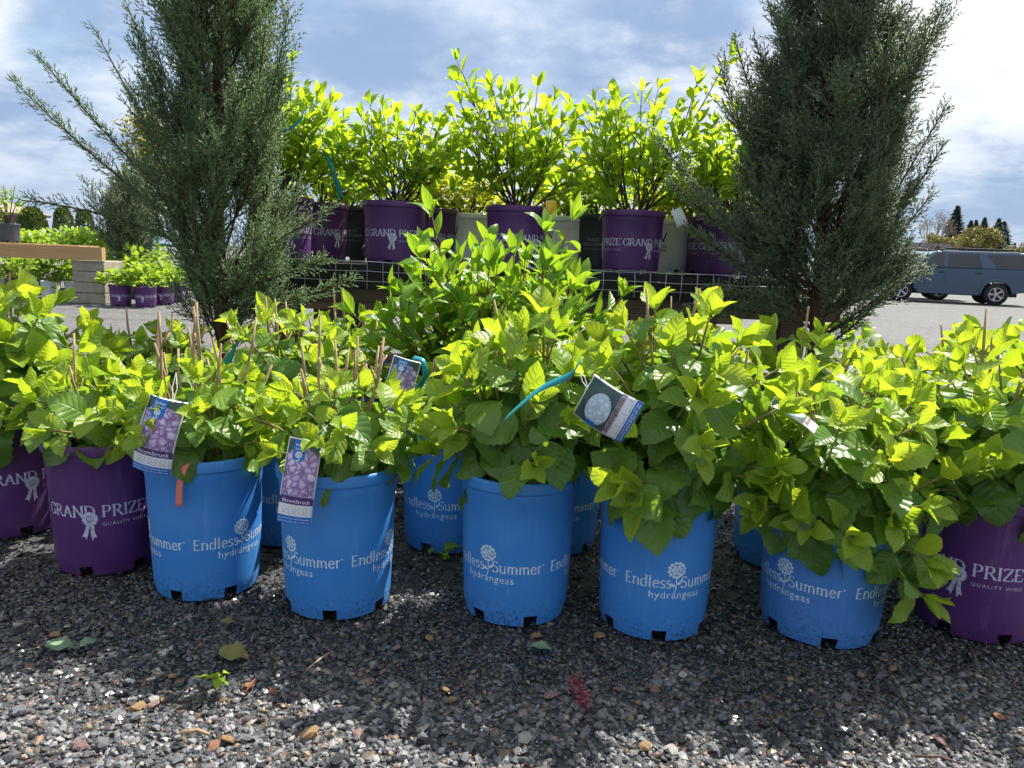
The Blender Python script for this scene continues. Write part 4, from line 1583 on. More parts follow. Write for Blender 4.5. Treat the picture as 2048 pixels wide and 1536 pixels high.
rear = empty('rear_bench', (0, 5.7, 0))
tag(rear, 'low timber bench in the row behind the front bench', 'bench')
for i in range(4):
    MB().box((0, -.45 + i * .3, .425), (2.9, .27, .04)).build('plank', M['bench_brown'], rear)
for x in (-1.3, 0, 1.3):
    MB().box((x, 0, .2), (.12, 1.0, .40)).build('leg', M['bench_brown'], rear)

# ---------------------------------------------------------------- tags and ribbons


def tag_frame(corner_px, Y0, Y1):
    pass


def plant_tag(name, label, top, down, right, w, h, style, curl=.018, group='printed plant tags', string_to=None):
    """card hung by its top edge. top: middle of the top edge; down/right: unit-ish directions"""
    dn = down.normalized()
    rt = (right - dn * right.dot(dn)).normalized()
    nr = rt.cross(dn)
    if nr.y > 0:
        nr = -nr
    root = empty(name, top)
    tag(root, label, 'plant tag', group)

    def at(u, v, lay=0.0):      # u -.5..5 across, v 0..1 down
        c = curl * (math.cos(u * 2.4) - .8) + curl * .9 * math.sin(v * 2.6)
        return rt * (u * w) + dn * (v * h) + nr * (c + lay)

    def sheet(nm, mat, u0, u1, v0, v1, lay, nu=16, nv=24, clip=None):
        if nu > 2:
            nu, nv = 16, 24
        lay = lay * 1.4
        mb = MB()
        idx = {}
        for j in range(nv + 1):
            for i in range(nu + 1):
                uu, vv = u0 + (u1 - u0) * i / nu, v0 + (v1 - v0) * j / nv
                if clip:
                    uu, vv = clip(uu, vv)
                idx[i, j] = len(mb.v)
                mb.v.append(tuple(at(uu, vv, lay)))
        for j in range(nv):
            for i in range(nu):
                mb.f.append((idx[i, j], idx[i + 1, j], idx[i + 1, j + 1], idx[i, j + 1]))
                mb.mi.append(0)
        return mb.build(nm, mat, root, None, True)

    def words(text, mat, u0, u1, v, hh, lay, bold=0.0, rot=False):
        polys, ww = write_font(text, hh, bold, 1.0)
        sc = min(1.0, (u1 - u0) * w / ww)
        mb = MB()
        for p, k in polys:
            mb.face([tuple(at(u0 + x * sc / w, v - y * sc / h, lay * 1.5)) for x, y in p])
        return mb.build('lettering', mat, root)
    card = sheet('card', M['card'], -.5, .5, 0, 1, 0.0)
    sm = card.modifiers.new('thick', 'SOLIDIFY')
    sm.thickness = .0006
    sm.offset = -1
    if style == 'purple':
        sheet('dark_print', M['tagdark'], -.47, .47, .015, .68, .0007)
        sheet('flower_print', M['petal_purple'], -.44, .46, .10, .67, .0011, clip=lambda u, v: (u, v if v > .3 else v + .10 * (u * 2) ** 2 * (.3 - v) / .2))
        sheet('badge', M['tagblue'], -.30, .08, .02, .27, .0015, 6, 8, clip=lambda u, v: (u if v < .2 else -.11 + (u + .11) * math.sqrt(max(0.02, 1 - ((v - .2) / .071) ** 2)), v))
        words('Endless', M['print_w'], -.24, .04, .085, .006, .0019, .01)
        words('Summer', M['print_w'], -.24, .04, .130, .006, .0019, .01)
        fl = MB()
        for p, k in flower_logo(.36):
            fl.face([tuple(at(-.11 + x / w, .20 - y / h - .015, .0030 + k * .00004)) for x, y in p])
        fl.build('flower_logo', M['print_w'], root)
        sheet('name_band', M['tagpurple'], -.5, .5, .68, .765, .0008)
        words('BloomStruck', M['print_w'], -.40, .42, .745, .0098, .0014)
        for q in range(3):
            u = -.40 + q * .30
            sheet('icon_rule', M['tagpink'], u + .24, u + .25, .79, .89, .0009, 1, 2)
            mb = MB()
            for k in range(10):
                a0, a1 = k * .6283, (k + 1) * .6283
                mb.face([tuple(at(u + .10 + rr * math.cos(a) / w, .825 - rr * math.sin(a) / h, .001)) for rr, a in ((.0042, a0), (.0050, a0), (.0050, a1), (.0042, a1))])
            mb.build('icon', M['print_grey'], root)
            sheet('small_print', M['tagpink'], u + .02, u + .19, .868, .876, .0009, 1, 1)
        sheet('footer', M['tagblue'], -.5, .5, .905, 1, .0008)
        words('the one-of-a-kind reblooming petite', M['print_w'], -.46, .46, .943, .0034, .0014)
        words('that blooms spring to fall, year after year', M['print_w'], -.46, .46, .98, .0034, .0014)
    elif style == 'white':
        sheet('dark_print', M['tagdark'], -.47, .47, .015, .60, .0007)
        sheet('flower_print', M['petal_white'], -.42, .30, .13, .57, .0011, 12, 14, clip=lambda u, v: (-.06 + (u + .06) * math.sqrt(max(.03, 1 - ((v - .35) / .222) ** 2)) * (1 + .06 * math.sin(v * 160)), v))
        sheet('badge', M['tagblue'], -.48, -.36, .25, .42, .0014, 4, 4)
        sheet('name_band', M['tagpink'], -.5, .5, .60, .70, .0008)
        words('BlushingBride', M['print_k'], -.40, .42, .675, .0100, .0014)
        for q in range(3):
            u = -.40 + q * .30
            sheet('icon_rule', M['tagpink'], u + .24, u + .25, .73, .85, .0009, 1, 2)
            sheet('small_print', M['tagpink'], u + .02, u + .19, .84, .848, .0009, 1, 1)
        sheet('footer', M['tagblue'], -.5, .5, .875, 1, .0008)
        words('the one-of-a-kind reblooming garden hydrangea', M['print_w'], -.46, .46, .925, .0042, .0014, .01)
        words('that blooms spring to fall, year after year', M['print_w'], -.46, .46, .97, .0042, .0014, .01)
    elif style == 'yellow':
        sheet('name_band', M['tagyellow'], -.5, .5, .02, .98, .0008)
    if string_to is not None:
        s = string_to - Vector(top)
        p0 = at(.18, .03, .001)
        MB().tube([p0, p0.lerp(s, .5) + rt * .006, s], .0008, 5).build('string', M['string'], root)
        MB().tube([p0, p0.lerp(s, .5) - rt * .004, s], .0008, 5).build('string', M['string'], root)
    return root


Yt = FRONT['C'][0].y - .165
a, b, c = P(335, 797, Yt), P(303, 945, Yt - .01), P(378, 815, Yt)
plant_tag('plant_tag', 'curled purple flower tag on the coral-ribbon pot, between purple and blue pots', a, b - a, c - a, .080, .158, 'purple', .022, string_to=P(352, 745, Yt + .03))
Yt = FRONT['D'][0].y - .165
a, b, c = P(612, 878, Yt), P(587, 1050, Yt - .02), P(640, 885, Yt)
plant_tag('plant_tag', 'purple flower tag hanging straight down a blue pot', a, b - a, c - a, .068, .172, 'purple', .014, string_to=P(655, 850, Yt + .02))
Yt = FRONT['F'][0].y - .20
a, b, c = P(1163, 795, Yt + .02), P(1262, 862, Yt), P(1180, 740, Yt)
a2 = P(1166, 790, Yt + .02)
plant_tag('plant_tag', 'white flower tag turned on its side between two blue pots', a2, P(1266, 846, Yt) - a2, P(1208, 706, Yt) - a2, .092, .108, 'white', .020, string_to=P(1158, 742, Yt + .03))
Yt = 1.93
a = P(815, 718, Yt)
plant_tag('plant_tag', 'purple flower tag half buried behind the gap in the front row', a, P(795, 790, Yt) - a, P(840, 722, Yt) - a, .072, .14, 'purple', .015)
Yt = FRONT['G'][0].y - .14
a = P(1545, 800, Yt + .04)
plant_tag('plant_tag', 'tag seen nearly edge-on among leaves above the short blue pot', a, P(1640, 872, Yt) - a, Vector((.1, 1.0, .25)), .075, .12, 'white', .012)
Yt = 3.15
for px, py, s, w_, h_, lab, dx in [(536, 192, 'plain', .045, .06, 'blank white tag on the shrub beside the left evergreen', 8), (1000, 240, 'plain', .05, .05, 'blank white tag in the middle bench shrub', 6), (1103, 402, 'yellow', .045, .055, 'yellow tag beside the rim of the middle bench pot', -2),
                                   (1352, 418, 'plain', .05, .07, 'pale tag on the white lettered bench pot', 15)]:
    a = P(px, py, Yt)
    plant_tag('plant_tag', lab, a, P(px + dx, py + 40, Yt) - a, Vector((1, .3, -.1)), w_, h_, s, .008, 'small tags on the bench shrubs')


def ribbon(label, pts, w, mat, wdir, group='plastic ribbons tied to the plants'):
    pts = [Vector(p) for p in pts]
    mb = MB()
    n = 14
    rows = []
    for i in range(n + 1):
        u = i / n * (len(pts) - 1)
        k = min(len(pts) - 2, int(u))
        f = u - k
        p0, p1, p2, p3 = pts[max(0, k - 1)], pts[k], pts[k + 1], pts[min(len(pts) - 1, k + 2)]
        p = .5 * ((2 * p1) + (p2 - p0) * f + (2 * p0 - 5 * p1 + 4 * p2 - p3) * f * f + (3 * p1 - p0 - 3 * p2 + p3) * f ** 3)
        wd = (wdir[0].lerp(wdir[1], i / n)).normalized()
        rows.append((p - wd * w / 2, p, p + wd * w / 2))
    o = rows[n // 2][1].copy()
    for rr in rows:
        for q in rr:
            mb.v.append(tuple(q - o))
    for i in range(n):
        for j in range(2):
            mb.f.append((i * 3 + j, i * 3 + j + 1, i * 3 + j + 4, i * 3 + j + 3))
            mb.mi.append(0)
    ob = mb.build('ribbon', mat, None, o, True)
    sm = ob.modifiers.new('thick', 'SOLIDIFY')
    sm.thickness = .0006
    return tag(ob, label, 'ribbon', group)


Yc = FRONT['C'][0].y
ribbon('coral plastic ribbon hanging over the rim of a blue pot', [P(392, 915, Yc - .09), P(372, 930, Yc - .140), P(360, 965, Yc - .150), P(358, 1013, Yc - .146)], .014, M['coral'], (Vector((.9, .3, .2)), Vector((1, 0, 0))))
Ye = FRONT['F'][0].y - .24
ribbon('teal plastic ribbon stretched down left of the white flower tag', [P(1158, 722, Ye + .03), P(1145, 748, Ye), P(1085, 775, Ye - .01), P(1040, 810, Ye - .02), P(1008, 840, Ye - .02)], .020, M['teal'], (Vector((.5, 0, .9)), Vector((.2, 1, .3))))
ribbon('teal plastic ribbon in the second-row plant behind the coral-ribbon pot', [P(497, 668, 1.86), P(480, 680, 1.85), P(462, 700, 1.86), P(452, 730, 1.87)], .020, M['teal'], (Vector((.6, 0, .8)), Vector((1, .3, 0))))
ribbon('teal ribbon curling beside the half-buried purple tag', [P(826, 715, 1.9), P(845, 722, 1.88), P(850, 750, 1.88), P(838, 775, 1.9)], .014, M['teal'], (Vector((.5, .5, .5)), Vector((1, .3, 0))))
ribbon('long teal ribbon hanging through the left bench shrub', [P(648, 300, 3.2), P(660, 325, 3.17), P(672, 360, 3.17), P(683, 398, 3.2)], .018, M['teal'], (Vector((1, 0, .3)), Vector((1, .2, 0))))
ribbon('short teal ribbon beside the left evergreen', [P(606, 232, 3.1), P(590, 250, 3.08), P(572, 260, 3.08), P(560, 262, 3.1)], .018, M['teal'], (Vector((0, .2, 1)), Vector((.3, 0, 1))))
ribbon('orange plastic strip lying inside the rim of the pot with the hanging tag', [P(738, 925, FRONT['D'][0].y - .02), P(758, 932, FRONT['D'][0].y - .03), P(775, 944, FRONT['D'][0].y - .05)], .012, M['orangeplastic'], (Vector((0, .4, 1)), Vector((0, .4, 1))))

# ---------------------------------------------------------------- left background


def mound(name, seed, loc, rx, ry, h, n, size, key, label, group, cat='plant', stalk=True):
    r = random.Random(seed)
    root = empty(name, loc)
    tag(root, label, cat, group)
    items = []
    for i in range(n):
        u, a = r.random(), r.random() * 6.283
        ct = r.random()
        st = math.sqrt(max(0, 1 - ct * ct))
        k = r.uniform(.72, 1.04)
        p = Vector((rx * st * math.cos(a) * k, ry * st * math.sin(a) * k, h * ct * k + .01))
        d = Vector((p.x / rx, p.y / ry, .5 * p.z / max(h, .01))) + Vector((r.uniform(-.6, .6), r.uniform(-.6, .6), r.uniform(-.2, .7)))
        items.append((LEAF[key][r.randrange(len(LEAF[key]))][1], leaf_matrix(p, d, Vector((p.x, p.y, h)), size * r.uniform(.7, 1.2), r.uniform(-.6, .6))))
    merged_leaves('foliage', items, root, LEAF[key][0][0].materials[0])
    if stalk:
        st = MB()
        for i in range(6):
            a = i * 1.05
            st.tube([(0, 0, 0), (rx * .3 * math.cos(a), ry * .3 * math.sin(a), h * .6)], [.01 * h, .006 * h], 5)
        st.build('stems', M['darkstem'], root)
    return root


# cedar bench on concrete blocks
LB = 9.7
x1 = P(207, 500, LB).x
zt = zat(100, 489, LB)
lb = empty('cedar_bench', (x1 - 1.3, LB, 0))
tag(lb, 'orange cedar plank bench on stacked concrete blocks at the left', 'bench')
MB().box((0, 0, zt - .095), (2.6, .09, .165)).build('front_beam', M['bench_tan'], lb)
for i in range(2):
    MB().box((-.16, .16 + i * .24, zt - .022), (2.26, .225, .04)).build('plank', M['bench_tan'], lb)
bz = zt - .180
nb = 4
for i in range(nb):
    hh = bz / nb
    q = MB().box((1.3 - .21, .25, hh * (i + .5)), (.40, .50, hh - .006)).build('concrete_block', M['block'], lb)
    q2 = MB().box((-1.0, .25, hh * (i + .5)), (.40, .50, hh - .006)).build('concrete_block', M['block'], lb)
    for o in (q, q2):
        bv = o.modifiers.new('b', 'BEVEL')
        bv.width = .008
# pots on and under it
l = Vector((P(14, 488, LB + .2).x, LB + .25, zt + .002))
rt = empty('potted_maple', l)
tag(rt, 'grey pot with a small pale maple on the cedar bench', 'potted plant', 'plants around the cedar bench')
add_pot(rt, 'grey')
items = []
rq = random.Random(77)
st = MB()
for i in range(9):
    a = rq.random() * 6.28
    t = Vector((.22 * math.cos(a) * rq.random(), .2 * math.sin(a) * rq.random(), .24 + rq.uniform(.1, .5)))
    st.tube([(0, 0, .2), (t.x * .5, t.y * .5, .2 + t.z * .4), t], [.008, .006, .003], 5)
    for k in range(26):
        p = t * rq.uniform(.75, 1.05) + Vector((rq.uniform(-.06, .06), rq.uniform(-.06, .06), rq.uniform(-.08, .02)))
        items.append((LEAF['fargreen'][0][1], leaf_matrix(p, Vector((rq.uniform(-1, 1), rq.uniform(-1, 1), rq.uniform(-.9, .1))), Vector((0, 0, 1)), rq.uniform(.03, .06))))
st.tube([(0, 0, .2), (.25, 0, .45), (.34, 0, .60), (.36, .0, .50)], [.008, .006, .005, .004], 5)
st.build('stems', M['darkstem'], rt)
merged_leaves('foliage', items, rt, M['fargreen'])


def small_potted(seed, px, pyb, Y, kind, rx, h, label, group, key='fargreen', yaw=0, n=170, size=.075, zb=0.0):
    x = P(px, pyb, Y).x
    z = zb + ground_z(x, Y)
    root = mound('potted_plant', seed, Vector((x, Y, z)), rx, rx, h, 0, size, key, label, group, 'potted plant', False)
    add_pot(root, kind, yaw)
    r = random.Random(seed)
    items = []
    zs = POTS[kind]['h'] - .04
    for i in range(n):
        a, ct = r.random() * 6.283, r.random()
        stt = math.sqrt(max(0, 1 - ct * ct))
        k = r.uniform(.6, 1.05)
        p = Vector((rx * stt * math.cos(a) * k, rx * stt * math.sin(a) * k, zs + h * ct * k + .02))
        d = Vector((p.x / rx, p.y / rx, .4)) + Vector((r.uniform(-.5, .5), r.uniform(-.5, .5), r.uniform(-.3, .5)))
        items.append((LEAF[key][r.randrange(len(LEAF[key]))][1], leaf_matrix(p, d, Vector((0, 0, 1)), size * r.uniform(.7, 1.2), r.uniform(-.6, .6))))
    merged_leaves('foliage', items, root, LEAF[key][0][0].materials[0])
    sb = MB()
    for i in range(5):
        a = i * 1.26
        sb.tube([(0, 0, zs), (rx * .35 * math.cos(a), rx * .35 * math.sin(a), zs + h * .6)], [.006, .004], 5)
    sb.build('stems', M['darkstem'], root)
    return root


UG = 'white pots under the cedar bench'
small_potted(301, 103, 598, 10.1, 'white', .20, .30, 'white lettered pot with a leafy plant under the cedar bench', UG, yaw=.3, n=200)
small_potted(302, 150, 600, 10.25, 'white', .20, .30, 'white pot half hidden by the concrete block pillar', UG, yaw=.2, n=200)
small_potted(303, 40, 595, 10.4, 'black', .24, .34, 'dark potted plant at the left end under the cedar bench', UG, n=220)
small_potted(304, 70, 595, 10.9, 'black', .26, .36, 'dark potted plant farther back under the cedar bench', UG, n=220)
PG = 'purple pots with hydrangeas right of the block pillar'
small_potted(311, 242, 607, 9.6, 'shelf', .21, .20, 'leafy purple pot nearest the concrete block pillar', PG, yaw=-.1, n=190, size=.085)
small_potted(312, 292, 607, 9.6, 'shelf', .23, .26, 'fullest of the far purple pots, second from the block pillar', PG, yaw=-.25, n=230, size=.085)
small_potted(313, 328, 604, 10.1, 'shelf', .20, .24, 'far purple pot third from the block pillar', PG, yaw=-.2, n=190, size=.085)
small_potted(314, 351, 602, 10.6, 'shelf', .20, .22, 'last far purple pot, beside the left evergreen', PG, yaw=.4, n=190, size=.085)
small_potted(315, 268, 590, 10.9, 'black', .26, .45, 'black pot behind the far purple pots', PG, n=260, size=.085)
small_potted(316, 318, 590, 11.4, 'black', .28, .50, 'larger plant in a black pot behind the far purple pots', PG, n=260, size=.085)
jx = P(262, 560, 11.2).x
juniper(21, Vector((jx, 11.2, 0)), zat(258, 375, 11.2), .30, [(0, .20), (.4, .34), (.8, .30), (1.2, .17), (1.6, .05)], (.0, 0), 'small grey green evergreen in a pot behind the block pillar', M['juniper2'], 45, (), .018, 'evergreens in the nursery yard', .30, 2.0, True, 'juniper_tree', (50, 74), .013)
# rows of green plants beyond
RG = 'rows of leafy plants beyond the cedar bench'
rq = random.Random(9)
k = 0
names = ['first', 'second', 'third', 'fourth', 'fifth', 'sixth', 'seventh', 'eighth']
for row, (Y, py, n) in enumerate([(12.5, 474, 7), (15.5, 464, 7)]):
    for i in range(n):
        px = 20 + i * 34 + row * 12
        x = P(px, 500, Y).x
        top = zat(px, py + rq.uniform(-6, 8), Y)
        h = .45
        key = 'fargreen'
        mound('leafy_plant', 400 + k, Vector((x, Y, top - h)), .30, .30, h, 150, .11, key, f'{names[i]} leafy mound from the left in the {"nearer" if row == 0 else "farther"} row beyond the cedar bench', RG)
        k += 1
    rb = empty('row_bench', (P(120, 500, Y).x, Y, 0))
    tag(rb, ['low plank bench carrying the nearer row of leafy mounds', 'low plank bench carrying the farther row of leafy mounds'][row], 'bench', 'benches beyond the cedar bench')
    hb = zat(100, py, Y) - .45
    for q in range(3):
        MB().box((0, -.3 + q * .28, hb - .03), (1.9, .25, .05)).build('plank', M['bench_brown'], rb)
    for x in (-.8, .8):
        MB().box((x, 0, (hb - .06) / 2), (.2, .7, hb - .06)).build('leg', M['block'], rb)


def arborvitae(seed, px, top_py, base_py, Y, wpx, label):
    x = P(px, 500, Y).x
    zt_, zb = zat(px, top_py, Y), zat(px, base_py, Y)
    rx = wpx / FPX * Y / 2
    root = empty('arborvitae', (x, Y, zb - .25))
    tag(root, label, 'evergreen', 'clipped arborvitae beyond the plant rows')
    r = random.Random(seed)
    H = zt_ - zb
    MB().tube([(0, 0, -max(0, zb - .25)), (0, 0, .3)], [.04, .03], 6).build('trunk', M['jbark'], root)
    items = []
    for i in range(1500):
        t = r.random() ** .8
        w = rx * (1 - t ** 3) ** .5 * (.8 + .2 * min(1, t * 6))
        a = r.random() * 6.283
        k_ = r.uniform(.8, 1.05)
        p = Vector((w * math.cos(a) * k_, w * math.sin(a) * k_, .25 + t * H))
        d = Vector((math.cos(a) * .6, math.sin(a) * .6, 1)) + Vector((r.uniform(-.3, .3), r.uniform(-.3, .3), 0))
        items.append((LEAF['thuja'][0][1], leaf_matrix(p, d, Vector((math.cos(a), math.sin(a), 0)), rx * r.uniform(.22, .45), r.uniform(-1, 1))))
    merged_leaves('crown', items, root, M['thuja'])


arborvitae(1, 68, 420, 470, 17.5, 46, 'widest clipped arborvitae, nearest the grey pot at the left')
arborvitae(2, 130, 418, 472, 17.5, 34, 'middle one of three clipped arborvitae beyond the plant rows')
arborvitae(3, 172, 422, 475, 17.5, 32, 'right one of three clipped arborvitae beyond the plant rows')
# amber spring tree behind the left evergreen
ty = 13.0
tx = P(300, 500, ty).x
tr = empty('young_tree', (tx, ty, 0))
tag(tr, 'slender young tree with amber and green leaves behind the left evergreen', 'tree')
ttop = zat(275, 225, ty)
MB().tube([(0, 0, 0), (.03, 0, 1.2), (0, 0, 2.2), (-.05, 0, ttop)], [.03, .025, .018, .006], 8).build('trunk', M['barkgrey'], tr)
rq = random.Random(12)
lm, items = MB(), []
for i in range(42):
    z = .9 + (ttop - 1.0) * (i / 42)
    a = i * 2.4
    ln = (.65 - .42 * (i / 42)) * rq.uniform(.6, 1.1)
    e = Vector((ln * math.cos(a), ln * math.sin(a), z + ln * .9))
    lm.tube([(0, 0, z), (e.x * .6, e.y * .6, z + ln * .4), e], [.010, .007, .003], 5)
    for k in range(60):
        t = rq.uniform(.25, 1.05)
        p = Vector((0, 0, z)).lerp(e, t) + Vector((rq.uniform(-.12, .12), rq.uniform(-.12, .12), rq.uniform(-.12, .12)))
        items.append((LEAF['amber'][0][1], leaf_matrix(p, Vector((rq.uniform(-1, 1), rq.uniform(-1, 1), rq.uniform(-.8, .4))), Vector((0, 0, 1)), rq.uniform(.05, .10))))
lm.build('limbs', M['barkgrey'], tr)
merged_leaves('crown', items, tr, M['ambertree'])
# flower carts behind the left evergreen
ct = empty('nursery_cart', (P(370, 520, 14.0).x, 14.0, 0))
tag(ct, 'teal metal nursery cart far behind the left evergreen', 'cart')
for z in (.35, .75):
    MB().box((0, 0, z), (1.3, .6, .05)).build('shelf', M['tealpaint'], ct)
for sx in (-.6, .6):
    for sy in (-.25, .25):
        MB().box((sx, sy, .62), (.04, .04, 1.24)).build('post', M['tealpaint'], ct)
# shed at the far left
sy = 45.0
sh = empty('shed', (P(-70, 500, sy).x, sy, 0))
tag(sh, 'tan-roofed shed at the far left edge behind the maple pot', 'shed')
zr = zat(10, 392, sy)
MB().box((0, 0, 1.1), (6, 5, 2.2)).build('wall', M['wall_grey'], sh)
MB().prism([(-3.5, 2.15), (0, zr), (3.5, 2.15), (3.4, 2.0), (0, zr - .2), (-3.4, 2.0)], -2.8, 2.8).build('roof', M['tan_roof'], sh)
MB().box((1.6, -2.52, 1.0), (.9, .05, 2.0)).build('door', M['bench_brown'], sh)

# ---------------------------------------------------------------- right background: cars, house, trees


def build_suv(name, label, paint, loc, rz, group='vehicles parked on the gravel lot'):
    root = empty(name, loc, rz)
    tag(root, label, 'car', group)
    WB, RW = 1.5, .385

    def archpts(cx, r=.47):
        return [(cx + r * math.cos(R(a)), .385 + r * math.sin(R(a))) for a in range(175, 0, -12)]
    prof = [(-2.50, .50), (-1.97, .42)] + archpts(-WB) + [(-1.03, .38), (1.03, .38)] + archpts(WB) + [(1.97, .40), (2.40, .42), (2.56, .55), (2.58, .82), (2.50, 1.02), (2.30, 1.10), (1.40, 1.20), (1.25, 1.22), (-2.52, 1.24), (-2.60, 1.05), (-2.58, .65)]
    body = MB().prism(prof, -.95, .95)
    o = body.build('body', M[paint], root)
    bv = o.modifiers.new('bevel', 'BEVEL')
    bv.width, bv.segments, bv.limit_method, bv.angle_limit = .07, 3, 'ANGLE', R(50)
    # greenhouse, leaning in to the roof
    zb, ztp = 1.215, 1.84
    lo = [(1.32, .92), (-2.53, .92), (-2.53, -.92), (1.32, -.92)]
    hi = [(.42, .74), (-2.28, .74), (-2.28, -.74), (.42, -.74)]
    g = MB()
    g.v = [(x, y, zb) for x, y in lo] + [(x, y, ztp) for x, y in hi]
    g.f = [(0, 1, 5, 4), (1, 2, 6, 5), (2, 3, 7, 6), (3, 0, 4, 7), (4, 5, 6, 7), (3, 2, 1, 0)]
    g.mi = [0] * 6
    o = g.build('cabin', M[paint], root)
    bv = o.modifiers.new('bevel', 'BEVEL')
    bv.width, bv.segments = .08, 3

    def side(x, z, sgn, off=.006):
        t = (z - zb) / (ztp - zb)
        return (x, sgn * (.92 - .18 * t + off), z)
    for sgn in (1, -1):
        for nm, poly in (('window', [(1.08, 1.26), (.20, 1.26), (.20, 1.75), (.42, 1.75)]), ('window', [(.08, 1.26), (-1.00, 1.26), (-.86, 1.75), (.08, 1.75)]), ('window', [(-1.48, 1.26), (-2.44, 1.28), (-2.22, 1.73), (-1.12, 1.74)])):
            mb = MB()
            pts = [side(x, z, sgn) for x, z in poly]
            mb.face(pts if sgn < 0 else pts[::-1])
            o = mb.build(nm, M['glass'], root)
            sm = o.modifiers.new('s', 'SOLIDIFY')
            sm.thickness = .012
            sm.offset = 0
        for x0, x1_ in ((.15, 1.12), (-1.02, .11)):       # doors with seams, handle, moulding
            d = MB().box(((x0 + x1_) / 2, sgn * .953, .84), (x1_ - x0 - .02, .012, .72)).build('door', M[paint], root)
            MB().box((x0 + .13, sgn * .972, 1.08), (.20, .025, .035)).build('handle', M['trim'], d)
            MB().box(((x0 + x1_) / 2, sgn * .966, .72), (x1_ - x0 - .04, .022, .07)).build('moulding', M[paint], d)
        MB().box((0, sgn * .97, .36), (1.95, .16, .05)).build('running_board', M[paint], root)
        MB().box((1.02, sgn * 1.05, 1.30), (.14, .22, .17)).build('mirror', M[paint], root)
        MB().tube([(-2.2, sgn * .66, 1.86), (-2.0, sgn * .66, 1.92), (.1, sgn * .66, 1.93), (.35, sgn * .66, 1.86)], .022, 6).build('roof_rail', M['trim'], root)
        for cx in (-WB, WB):
            fl = MB()
            fl.tube([(cx + .49 * math.cos(R(a)), sgn * .955, .385 + .49 * math.sin(R(a))) for a in range(-5, 190, 13)], .045, 6)
            fl.build('wheel_arch', M[paint], root, None, True)
            w = MB().lathe([(.20, -.11), (.30, -.12), (.36, -.10), (RW, -.06), (RW, .06), (.36, .10), (.30, .12), (.20, .11)], 28)
            wv = [(v[0], v[2], v[1]) for v in w.v]
            w.v = wv
            tyre = w.build('wheel', M['rubber'], root, (cx, sgn * .86, RW), True)
            rm = MB()
            for s5 in range(5):
                for dx in (-.03, .03):
                    a = s5 * 1.2566 + dx * 3
                    rot = Matrix.Rotation(-a, 3, 'Y')
                    rm.box(rot @ Vector((.13, sgn * .105, 0)), (.20, .02, .032), rot)
            hub = MB().lathe([(.001, .0), (.065, .0), (.07, -.03)], 12)
            rm2 = MB().lathe([(.215, .01), (.235, .012), (.235, -.06), (.205, -.06), (.215, .01)], 24)
            for src in (hub, rm2):
                b0 = len(rm.v)
                rm.v += [(v[0], sgn * (.112 + v[2]), v[1]) for v in src.v]
                rm.f += [tuple(b0 + i for i in f) for f in src.f]
                rm.mi += [0] * len(src.f)
            link('rim', rm.mesh('rim', M['alloy']), tyre)
            dk = MB().lathe([(.001, .0), (.21, .0)], 16)
            b0 = [(v[0], sgn * .06, v[1]) for v in dk.v]
            dk.v = b0
            link('hub_well', dk.mesh('hub_well', M['trim']), tyre)
        MB().box((2.45, sgn * .70, .93), (.22, .40, .20)).build('headlight', M['lamp_clear'], root)
        MB().box((2.36, sgn * .925, .93), (.18, .06, .17)).build('indicator', M['lamp_amber'], root)
        MB().box((-2.52, sgn * .86, 1.02), (.14, .20, .34)).build('tail_light', M['lamp_red'], root)
    ws = MB()
    ws.face([(1.27, -.82, 1.27), (1.27, .82, 1.27), (.49, .68, 1.80), (.49, -.68, 1.80)])
    o = ws.build('windscreen', M['glass_light'], root, (.012, 0, .012))
    rwn = MB()
    rwn.face([(-2.54, .78, 1.30), (-2.54, -.78, 1.30), (-2.34, -.66, 1.74), (-2.34, .66, 1.74)])
    rwn.build('rear_window', M['glass'], root, (-.008, 0, 0))
    MB().box((2.57, 0, .90), (.05, .85, .18)).build('grille', M['trim'], root)
    MB().box((2.56, 0, .55), (.12, 1.84, .24)).build('bumper', M[paint], root)
    MB().box((-2.58, 0, .60), (.12, 1.84, .24)).build('bumper', M[paint], root)
    MB().box((0, 0, .38), (4.4, 1.3, .16)).build('underbody', M['trim'], root)
    return root


def lot(px, py):
    z = -.27
    for _ in range(3):
        g = G(px, py, z)
        z = ground_z(g.x, g.y)
    return g


rear_w = P(2000, 607, 27.0)
front_w = P(1822, 604, 27.9)
fw = Vector((front_w.x - rear_w.x, front_w.y - rear_w.y, 0))
mid = (front_w + rear_w) / 2
ang = math.atan2(fw.y, fw.x)
cz = ground_z(mid.x, mid.y)
nrm = Vector((math.sin(ang), -math.cos(ang), 0))
suv_c = Vector((mid.x, mid.y, cz)) + Vector((0, .9, 0))
build_suv('parked_car', 'slate blue sport utility vehicle parked side-on at the right edge', 'car_blue', suv_c, ang)
f2 = P(1783, 600, 31.5)
build_suv('parked_car', 'silver sport utility vehicle mostly hidden behind the blue one and the evergreen', 'car_silver', Vector((f2.x, f2.y, ground_z(f2.x, f2.y))), ang)


